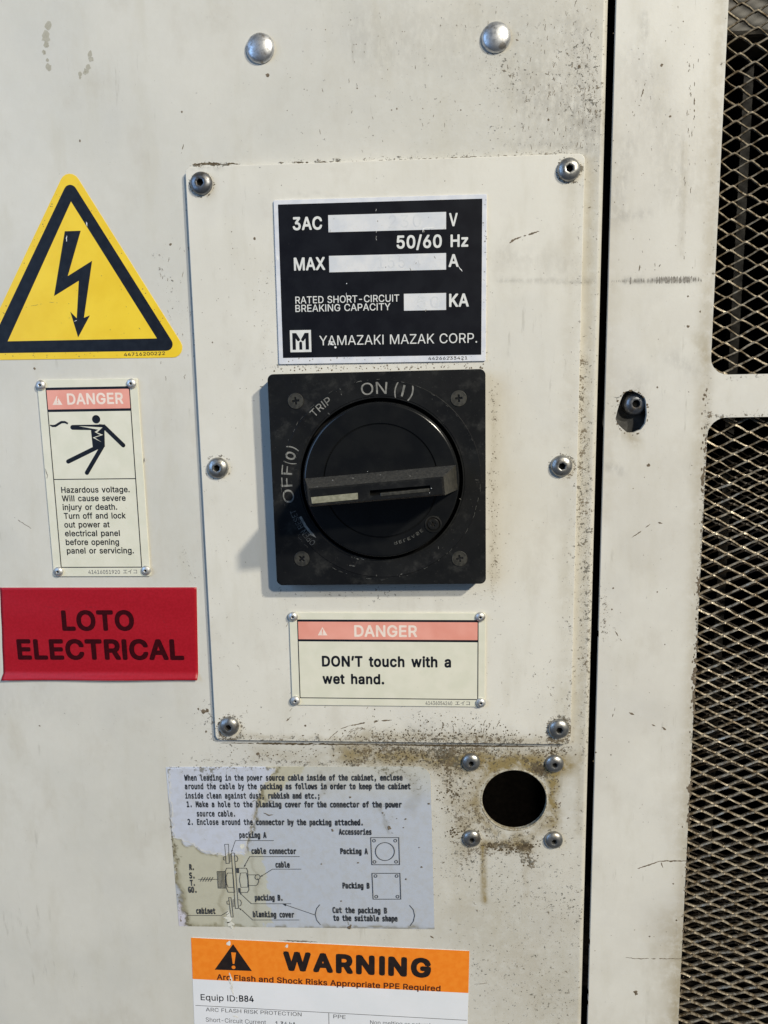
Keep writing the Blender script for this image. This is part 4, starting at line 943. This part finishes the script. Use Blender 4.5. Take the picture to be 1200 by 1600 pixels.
mb.add([(dc[0] + (rr - y * 2.6) * math.cos(an0 + (x - x0) / (x1 - x0) * da) , dc[1] + (rr - y * 2.6) * math.sin(an0 + (x - x0) / (x1 - x0) * da), 12.68) for x, y in [(p[0], 0.9 - p[1]) for p in v]], f_)
obj('lettering', mb, M_print_dim, sw)
def f(mb):
    h = HH + .2
    for (x, y, x1_, y1_, w_) in ((480, 886, 500, 889, .5), (505, 892, 520, 898, .6), (525, 895, 540, 898, .5), (470, 922, 500, 927, .7), (585, 968, 587, 974, .5), (595, 965, 597, 973, .5), (685, 968, 712, 962, .4), (698, 962, 700, 977, .4), (975, 532, 990, 534, .3), (1035, 542, 1050, 543, .3), (965, 625, 975, 632, .4), (436, 150, 440, 165, .5), (372, 235, 385, 250, .5), (430, 135, 436, 140, .4), (870, 840, 874, 850, .3), (235, 440, 240, 442, .3)):
        scuff(mb, [k5(x, y), k5(x1_, y1_)], w_, h, .1, 1.2, .3)
    for i in range(60): a = random.uniform(0, 6.3); r = random.uniform(131, 154); fleck(mb, 595 + r * math.cos(a), 749 + r * math.sin(a), random.uniform(.06, .16), h, 5)
    for i in range(50): a = random.uniform(0, 6.3); r = 156 + random.gauss(0, .5); x, y = 594.5 + r * math.cos(a), 749 + r * math.sin(a); scuff(mb, [(x, y), (x - math.sin(a) * 7, y + math.cos(a) * 7)], .14, h + .07, .1, 2)
marks('worn_print', f, M_print_dim, sw)
def f(mb):
    for x, y, r in ((555, 505, .25), (400, 543, .3), (490, 535, .25), (470, 560, .18), (612, 519, .18), (330, 572, .2), (745, 525, .2), (700, 560, .15), (590, 545, .15), (840, 580, .3), (832, 600, .3)): fleck(mb, *k5(x, y), r * .55, 33 if y < 570 else HT, 6)
marks('painted_glint', f, M_white_mark, sw)  # glints on the handle painted as white flecks

# ------------------------------------------------------------------ cable packing instruction film
k7 = K(240, 1170, 2.6087); k9 = K(240, 1170, 5); k10 = K(460, 1170, 5)
fr = Frame([(260, 1200), (673, 1196), (279, 1447.5), (678.5, 1451.5)], HD + .2)
ins = thing('instruction_sticker', 'yellowed grey film of cable packing instructions and a line drawing below the cover plate', 'sticker', fr.c.x, fr.c.y, HD, fr.rot)
oc = rrect(fr.w, fr.hh, .4); oc[0:7] = [(fr.w / 2 - 6 + 6 * math.cos(math.pi / 2 * i / 6), fr.hh / 2 - 6 + 6 * math.sin(math.pi / 2 * i / 6)) for i in range(7)]
mb = sheet(oc, [], .2, .2, .8)
n = N('film_print'); base = n.attrc('tint'); g = n.attr('grime')
base = n.mix(n.ramp(n.noise(.25, 5, .65), .42, .66, 0, .22), base, (.38, .36, .30))
k_ = n.ramp(n.math('SUBTRACT', n.noise(.55, 6, .7), n.math('MULTIPLY_ADD', g, -.34, .74)), -.02, .07)
base = n.mix(n.math('MULTIPLY', k_, .75), base, (.13, .115, .07)); n.bump(n.noise(.12, 3), .25, .5)
o = obj('film', mb, n.out(base, .36, 0, .5), ins)
me = o.data; co = np.array([v.co[:] for v in me.vertices]) / S; cr, sr = math.cos(fr.rot), math.sin(fr.rot)
x, y = PX(co[:, 0] * cr - co[:, 1] * sr + fr.c.x, co[:, 0] * sr + co[:, 1] * cr + fr.c.y, HD)
wob = np.array([[noise.fractal(Vector((a * .05, b * .05, 3)), .9, 2.1, 5), noise.fractal(Vector((a * .05, b * .05, 9)), .9, 2.1, 5)] for a, b in zip(x, y)]); a, b = x + wob[:, 0] * 7, y + wob[:, 1] * 7
Q = np.stack([a, b], 1); tint = np.tile(np.array([.455, .49, .56]), (len(x), 1))
gr = np.clip((b - 1200) / 60, 0, 1)[:, None]; tint = tint * .99 * gr + np.array([.50, .50, .46]) * (1 - gr)
lav = inside([(250, 1190), (440, 1190), (412, 1228), (396, 1290), (384, 1334), (352, 1336), (316, 1331), (290, 1316), (262, 1306)], Q); tint[lav] = (.56, .60, .70)
yel = inside([(258, 1304), (290, 1315), (318, 1332), (384, 1336), (396, 1400), (356, 1425), (345, 1460), (296, 1460), (281, 1400)], Q); tint[yel] = (.475, .46, .365)
y2_ = inside([(384, 1330), (410, 1330), (425, 1440), (345, 1460), (356, 1425)], Q); tint[y2_] = (.475, .475, .41)
y3 = inside([(415, 1190), (480, 1190), (470, 1205), (410, 1260), (400, 1260)], Q); tint[y3] = (.47, .45, .35)
lv = inside([(277, 1405), (283, 1408), (296, 1446), (275, 1452)], Q); tint[lv] = (.56, .54, .62)
tear = np.zeros(len(x))
for L_, w_, kx in (([(440, 1196), (412, 1222), (404, 1250), (402, 1275), (394, 1302), (385, 1332)], 2.2, .85), ([(266, 1306), (290, 1315), (318, 1332), (340, 1334)], 1.8, .7), ([(262, 1250), (272, 1330), (280, 1400), (295, 1445)], 2.2, .8), ([(296, 1446), (340, 1446), (440, 1450), (678, 1451)], 2.5, .7), ([(385, 1240), (405, 1245), (430, 1250)], 2.2, .6), ([(352, 1340), (348, 1400), (346, 1448)], 3.5, .35), ([(392, 1336), (404, 1390), (398, 1446)], 3.0, .28), ([(282, 1400), (292, 1430), (300, 1446)], 3.5, .6), ([(600, 1206), (640, 1212), (655, 1240), (640, 1262)], 7, .22), ([(596, 1262), (606, 1300)], 3, .35), ([(500, 1205), (503, 1238), (520, 1225)], 3, .3), ([(270, 1312), (280, 1375), (290, 1420)], 3.5, .35)):
    for p, q in zip(L_[:-1], L_[1:]): tear = np.maximum(tear, seg(a, b, *p, *q, w_, kx))
tint = tint * (1 - tear[:, None]) + np.array([.15, .125, .055]) * tear[:, None]
ca = me.attributes.new('tint', 'FLOAT_COLOR', 'POINT'); ca.data.foreach_set('color', np.c_[tint, np.ones(len(x))].astype(np.float32).ravel())
gg = .12 + seg(a, b, 262, 1200, 670, 1197, 12, .30) + seg(a, b, 600, 1215, 660, 1225, 22, .34) + seg(a, b, 320, 1205, 340, 1220, 14, .4) + seg(a, b, 600, 1250, 610, 1300, 10, .3) + seg(a, b, 500, 1220, 510, 1235, 8, .3) + seg(a, b, 265, 1290, 280, 1345, 6, .5) + seg(a, b, 288, 1430, 296, 1448, 6, .6) + seg(a, b, 400, 1240, 395, 1300, 8, .35) + seg(a, b, 540, 1440, 545, 1448, 4, .5) + seg(a, b, 350, 1330, 400, 1440, 14, .12) + tear * .4
at = me.attributes.new('grime', 'FLOAT', 'POINT'); at.data.foreach_set('value', gg.astype(np.float32))
lq = [(262, 1201), (434, 1198), (410, 1228), (401, 1262), (392, 1300), (383, 1333), (352, 1336), (318, 1331), (292, 1315), (271, 1307), (266, 1250)]
lq = resample(lq, 2.0); lq = [(x + (noise.noise(Vector((x * .13, y * .13, 2))) * 5 if 3 < i else 0) + (random.gauss(0, .5) if i > 80 else 0), y + (noise.noise(Vector((x * .13, y * .13, 7))) * 5 if 80 < i else 0)) for i, (x, y) in enumerate(lq)]
lq = [(max(x, 262 + .045 * (y - 1200)), max(y, 1199)) for x, y in lq]
mb = sheet([fr.L(x, y) for x, y in lq][::-1], [], .40, .19, .9)
o = obj('torn_upper_layer', mb, bpy.data.materials['film_print'], ins)
co = np.array([v.co[:] for v in o.data.vertices]) / S; x_, y_ = PX(co[:, 0] * cr - co[:, 1] * sr + fr.c.x, co[:, 0] * sr + co[:, 1] * cr + fr.c.y, HD)
ed = np.minimum.reduce([np.hypot(x_ - p[0], y_ - p[1]) for p in lq[80:]]); tn = np.where((ed < 2.4)[:, None], np.array([.60, .60, .60]), np.array([.52, .55, .64]))
brn = np.clip(seg(x_, y_, 438, 1198, 404, 1250, 3, .9) + seg(x_, y_, 404, 1250, 386, 1330, 2.2, .8), 0, 1)[:, None]; tn = tn * (1 - brn) + np.array([.20, .165, .08]) * brn
ca = o.data.attributes.new('tint', 'FLOAT_COLOR', 'POINT'); ca.data.foreach_set('color', np.c_[tn, np.ones(len(tn))].astype(np.float32).ravel())
g2 = .15 + seg(x_, y_, 262, 1200, 430, 1198, 10, .35) + seg(x_, y_, 320, 1205, 340, 1222, 14, .4) + seg(x_, y_, 400, 1240, 392, 1300, 8, .35) + np.exp(-(ed / 4) ** 2) * .3
at = o.data.attributes.new('grime', 'FLOAT', 'POINT'); at.data.foreach_set('value', g2.astype(np.float32))
TI = .43
def it(s_, x0, x1, yb, k=k7, cap=20, bold=.045): return label_text(fr, k, s_, x0, x1, yb, cap, TI, M_inst, ins, fnt=MONO, bold=bold)
M_inst = simple('faded_navy_ink', (.018, .022, .03), (.055, .06, .07), .5, sc_=.25)
for s_, x0, x1, yb in (('When leading in the power source cable inside of the cabinet, enclose', 126, 1016, 128), ('around the cable by the packing as follows in order to keep the cabinet', 128, 1048, 163), ('inside clean against dust, rubbish and etc.;', 130, 677, 201),
                       ('1. Make a hole to the blanking cover for the connector of the power', 136, 1012, 236), ('source cable.', 177, 333, 274), ('2. Enclose around the connector by the packing attached.', 140, 853, 308),
                       ('packing A', 350, 461, 361), ('cable connector', 400, 582, 426), ('cable', 498, 556, 482), ('packing B.', 414, 526, 616), ('blanking cover', 406, 574, 684), ('cabinet', 175, 253, 670),
                       ('Accessories', 756, 889, 348), ('Packing A', 762, 874, 427), ('Packing B', 771, 881, 567), ('Cut the packing B', 730, 952, 667), ('to the suitable shape', 733, 995, 699),
                       ('R.', 147, 165, 492), ('S.', 147, 168, 526), ('T.', 150, 169, 556), ('GO.', 142, 176, 584)): it(s_, x0, x1, yb, cap=21.5)
mb = MB(); D9 = lambda *p: [fr.L(*k9(x, y)) for x, y in p]; zz = [TI]
def ln(pts, w=.28, closed=False, k=k9):
    zz[0] += .0008; mb.strip([fr.L(*k(x, y)) for x, y in pts], w, zz[0], closed=closed)
def fl(pts, k=k9): zz[0] += .0008; mb.flat([fr.L(*k(x, y)) for x, y in pts], zz[0])
def arrow(tip, frm, s=22):
    d = Vector(tip) - Vector(frm); d.normalize(); n_ = Vector((-d.y, d.x)); t = Vector(tip); fl([tuple(t), tuple(t - d * s + n_ * s * .28), tuple(t - d * s - n_ * s * .28)])
ln([(940, 715), (640, 715), (612, 795)]); arrow((608, 810), (640, 715)); ln([(1142, 840), (752, 840), (716, 905)]); arrow((706, 925), (752, 840)); ln([(1155, 938), (930, 938), (850, 988)]); arrow((832, 1000), (930, 938))
ln([(1075, 1208), (765, 1208), (690, 1138)]); arrow((672, 1120), (765, 1208)); ln([(1138, 1335), (775, 1335), (690, 1256)]); arrow((668, 1240), (775, 1335)); ln([(265, 1300), (530, 1300), (582, 1268)])
ln([(1262, 1296), (1040, 1220)]); arrow((1008, 1210), (1262, 1296), 30)
ln([(1200 + 100 - 40, 1293), (1265, 1295)])
ln([(556, 744), (586, 744), (593, 893), (568, 893)], .3, True); ln([(608, 812), (632, 812), (664, 1245), (640, 1245)], .3, True); ln([(588, 1160), (606, 1160), (624, 1312), (606, 1312)], .3, True)
for i in range(7): ln([(590, 830 + i * 9), (606, 822 + i * 9)], .22); ln([(616, 1180 + i * 9), (634, 1172 + i * 9)], .22)
ln([(636, 832), (652, 836), (660, 856), (654, 876), (640, 880)], .28); ln([(560, 840), (546, 846), (548, 864), (560, 868)], .28); ln([(662, 1176), (680, 1180), (688, 1200), (682, 1222), (668, 1226)], .28); ln([(588, 1184), (574, 1190), (576, 1210), (590, 1214)], .28)
ln([(498, 956), (562, 956), (570, 1086), (506, 1086)], .3, True)
for i in range(6): ln([(508 + i * 10, 958), (515 + i * 10, 1084)], .26)
ln([(572, 930), (618, 930), (634, 1118), (584, 1118), (570, 1085), (562, 955)], .3, True); ln([(574, 968), (612, 968)], .24); ln([(582, 1080), (624, 1080)], .24); ln([(578, 968), (568, 1000), (572, 1050), (584, 1080)], .24)
ln([(646, 930), (726, 930), (736, 950), (746, 1100), (734, 1120), (670, 1120)], .3); ln([(676, 968), (728, 966)], .24); ln([(682, 1080), (738, 1078)], .24); ln([(680, 968), (672, 1020), (684, 1080)], .26); ln([(728, 968), (738, 1020), (738, 1078)], .26)
fl([(646, 930), (668, 930), (670, 968), (650, 968)]); fl([(662, 1085), (680, 1085), (682, 1120), (666, 1120)])
ln([(742, 982), (820, 982)], .28); ln([(748, 1065), (800, 1066), (815, 1055), (824, 1030), (814, 1010)], .28)
cc = [(814 + 20 * math.cos(2 * math.pi * i / 20), 1000 + 20 * math.sin(2 * math.pi * i / 20)) for i in range(20)]; ln(cc, .28, True)
ln([(350, 1017), (498, 1017)], .28)
for i in range(5): ln([(366 + i * 20, 1034), (386 + i * 20, 1000)], .3)
k_q = k10
for sq, hs in (([(597, 691), (816, 691), (822, 903), (606, 903)], [(623, 715), (789, 715), (627, 881), (796, 880)]), ([(607, 970), (825, 970), (832, 1172), (616, 1172)], [(635, 991), (800, 991), (641, 1152), (807, 1152)])):
    ln(sq, .34, True, k10)
    for x, y in hs: ln([(x + 11 * math.cos(2 * math.pi * i / 14), y + 11 * math.sin(2 * math.pi * i / 14)) for i in range(14)], .30, True, k10)
ln([(708 + 74 * math.cos(2 * math.pi * i / 40), 800 + 70 * math.sin(2 * math.pi * i / 40)) for i in range(40)], .34, True, k10)
ln([(200, 1214), (175, 1245), (164, 1290), (175, 1335), (205, 1372)], .3, False, k10); ln([(900, 1220), (930, 1255), (940, 1300), (930, 1345), (905, 1380)], .3, False, k10)
obj('line_drawing', mb, M_inst, ins, kind='stuff')
def f(mb):
    for x, y, r in ((738, 612, .8), (742, 620, .9), (737, 627, .5), (295, 630, .6), (300, 640, .5), (497, 890, .6), (868, 548, .5), (992, 925, .6), (872, 1018, .5), (365, 1190, .5), (212, 900, .4), (975, 770, .4), (800, 545, .3), (430, 1395, 1.1), (440, 1380, .6), (1050, 430, .6), (435, 378, .6), (852, 615, .4), (690, 500, .5)): fleck(mb, *k10(x, y), r, HD + .44, 8)
    scuff(mb, [k9(860, 500), k9(900, 518), k9(935, 515)], .5, HD + .44, .1, 1.5); scuff(mb, [k9(400, 665), k9(388, 690), k9(410, 715)], .6, HD + .44, .3, 1.5)
    for i in range(40): fleck(mb, *k9(random.uniform(100, 900), 140 + abs(random.gauss(0, 8))), random.uniform(.1, .4), HD + .41, 6)
    for i in range(40): y = random.uniform(500, 1380); fleck(mb, *k9(118 + .1 * (y - 500) + random.gauss(8, 5), y), random.uniform(.15, .5), HD + .22, 6)
marks('dirt_fleck', f, M_brownmark, ins)
def f(mb):
    scuff(mb, [k9(580, 1265), k9(588, 1300), k9(592, 1350), k9(604, 1395)], 2.6, HD + .3, 0, 1.5, .9)
    for x, y, r in ((598, 1375, 1.3), (590, 1330, 1.2), (625, 1370, .8), (612, 1392, 1.0)): fleck(mb, *k9(x, y), r, HD + .3)
    fleck(mb, *k9(690, 758), 1.9, HD + .42, 5)
marks('torn_fibre', f, simple('torn_paper_fibre', (.60, .59, .53), (.68, .67, .60), .8, sc_=1), ins)

# ------------------------------------------------------------------ orange and white warning sticker
k8 = K(270, 1440, 2.4)
TLp, TRp = Vector(P(298.3, 1465, HD + .2)), Vector(P(733.7, 1485.8, HD + .2))
rot = math.atan2(*(TRp - TLp).yx); wid = (TRp - TLp).length; hgt = 88.0
cen = (TLp + TRp) / 2 + Vector((math.sin(rot), -math.cos(rot))) * hgt / 2
ws = thing('arc_flash_sticker', 'white warning sticker with an orange arc flash header at the bottom of the door', 'sticker', cen.x, cen.y, HD, rot)
fr = Frame([(0, 0), (1, 0), (0, 1), (1, 1)], HD + .2); fr.c = cen; fr.rot = rot; fr.w = wid; fr.hh = hgt
F = lambda x, y: fr.L(*k8(x, y))
mb = sheet(rrect(wid, hgt, .8), [], .2, .2, 3.0)
o = obj('white_vinyl', mb, M_paper, ws)
yo = (F(76, 215)[1] + F(1112, 268)[1]) / 2
mb = MB(); mb.prism(rrect(wid - .1, hgt / 2 - yo, .3, 0, (hgt / 2 + yo) / 2), .2, .24); obj('orange_header', mb, M_orange, ws)
mb = MB(); mb.prism([F(157, 180), F(297, 185), F(226, 84)], .24, .26); ti = obj('warning_icon', mb, M_orangeink, ws)
mb = MB(); mb.prism([F(219, 115), F(237, 116), F(231, 158), F(225, 158)], .262, .275); mb.prism(circ(F(228, 171), 1.0, 16), .262, .275); obj('exclamation_mark', mb, M_orange, ti)
def wt(s_, x0, y0, x1, y1, cap_, mat, h=.26, **kw):
    a, b = F(x0, y0), F(x1, y1); mb = MB(); t = F(x0, y0 - cap_); text(mb, s_, a, math.dist(a, b), math.dist(a, t), h, rot=math.atan2(b[1] - a[1], b[0] - a[0]), **kw); return obj('lettering', mb, mat, ws)
wt('WARNING', 414, 178, 968, 206, 62, M_orangeink, bold=.046, sp=1.10)
wt('Arc Flash and Shock Risks Appropriate PPE Required', 165, 217, 1004, 261, 20, simple('worn_red_brown_ink', (.06, .012, .006), (.10, .02, .008), .5), bold=.024)
wt('Equip ID:', 105, 294, 243, 300, 22, M_black_ink, .235, bold=.008); wt('B84', 249, 299, 304, 301, 22, M_black_ink, .235, bold=.022)
wt('ARC FLASH RISK PROTECTION', 124, 336, 483, 355, 14, M_greyink, .235, bold=.004); wt('PPE', 602, 362, 648, 365, 14, M_greyink, .235, bold=.004)
wt('Short-Circuit Current', 124, 375, 350, 386, 16, M_greyink, .235); wt('1.34 kA', 385, 390, 462, 394, 16, M_greyink, .235, bold=.02)
wt('Non melting or natural', 740, 384, 965, 395, 14, M_greyink, .235)
mb = MB(); mb.strip([F(85, 314), F(1102, 370)], .32, .235); mb.strip([F(585, 343), F(588, 560)], .32, .239); obj('table_line', mb, M_greyink, ws)
def f(mb):
    h = HD + .28
    for x, y, r in ((209, 84, 1.3), (212, 76, .8), (428, 93, 1.0), (430, 88, .6)): fleck(mb, *k8(x, y), r, h)
    scuff(mb, [k8(212, 190), k8(220, 215), k8(222, 250), k8(226, 275)], 1.1, h, 0, 2, .5); scuff(mb, [k8(212, 205), k8(214, 235)], .5, h, .1, 2, .3)
    scuff(mb, [k8(222, 352), k8(238, 356), k8(246, 360)], .9, h, .1, 1.5)
marks('scrape', f, simple('scraped_vinyl', (.58, .57, .55), (.80, .78, .72), .5, sc_=.8), ws)
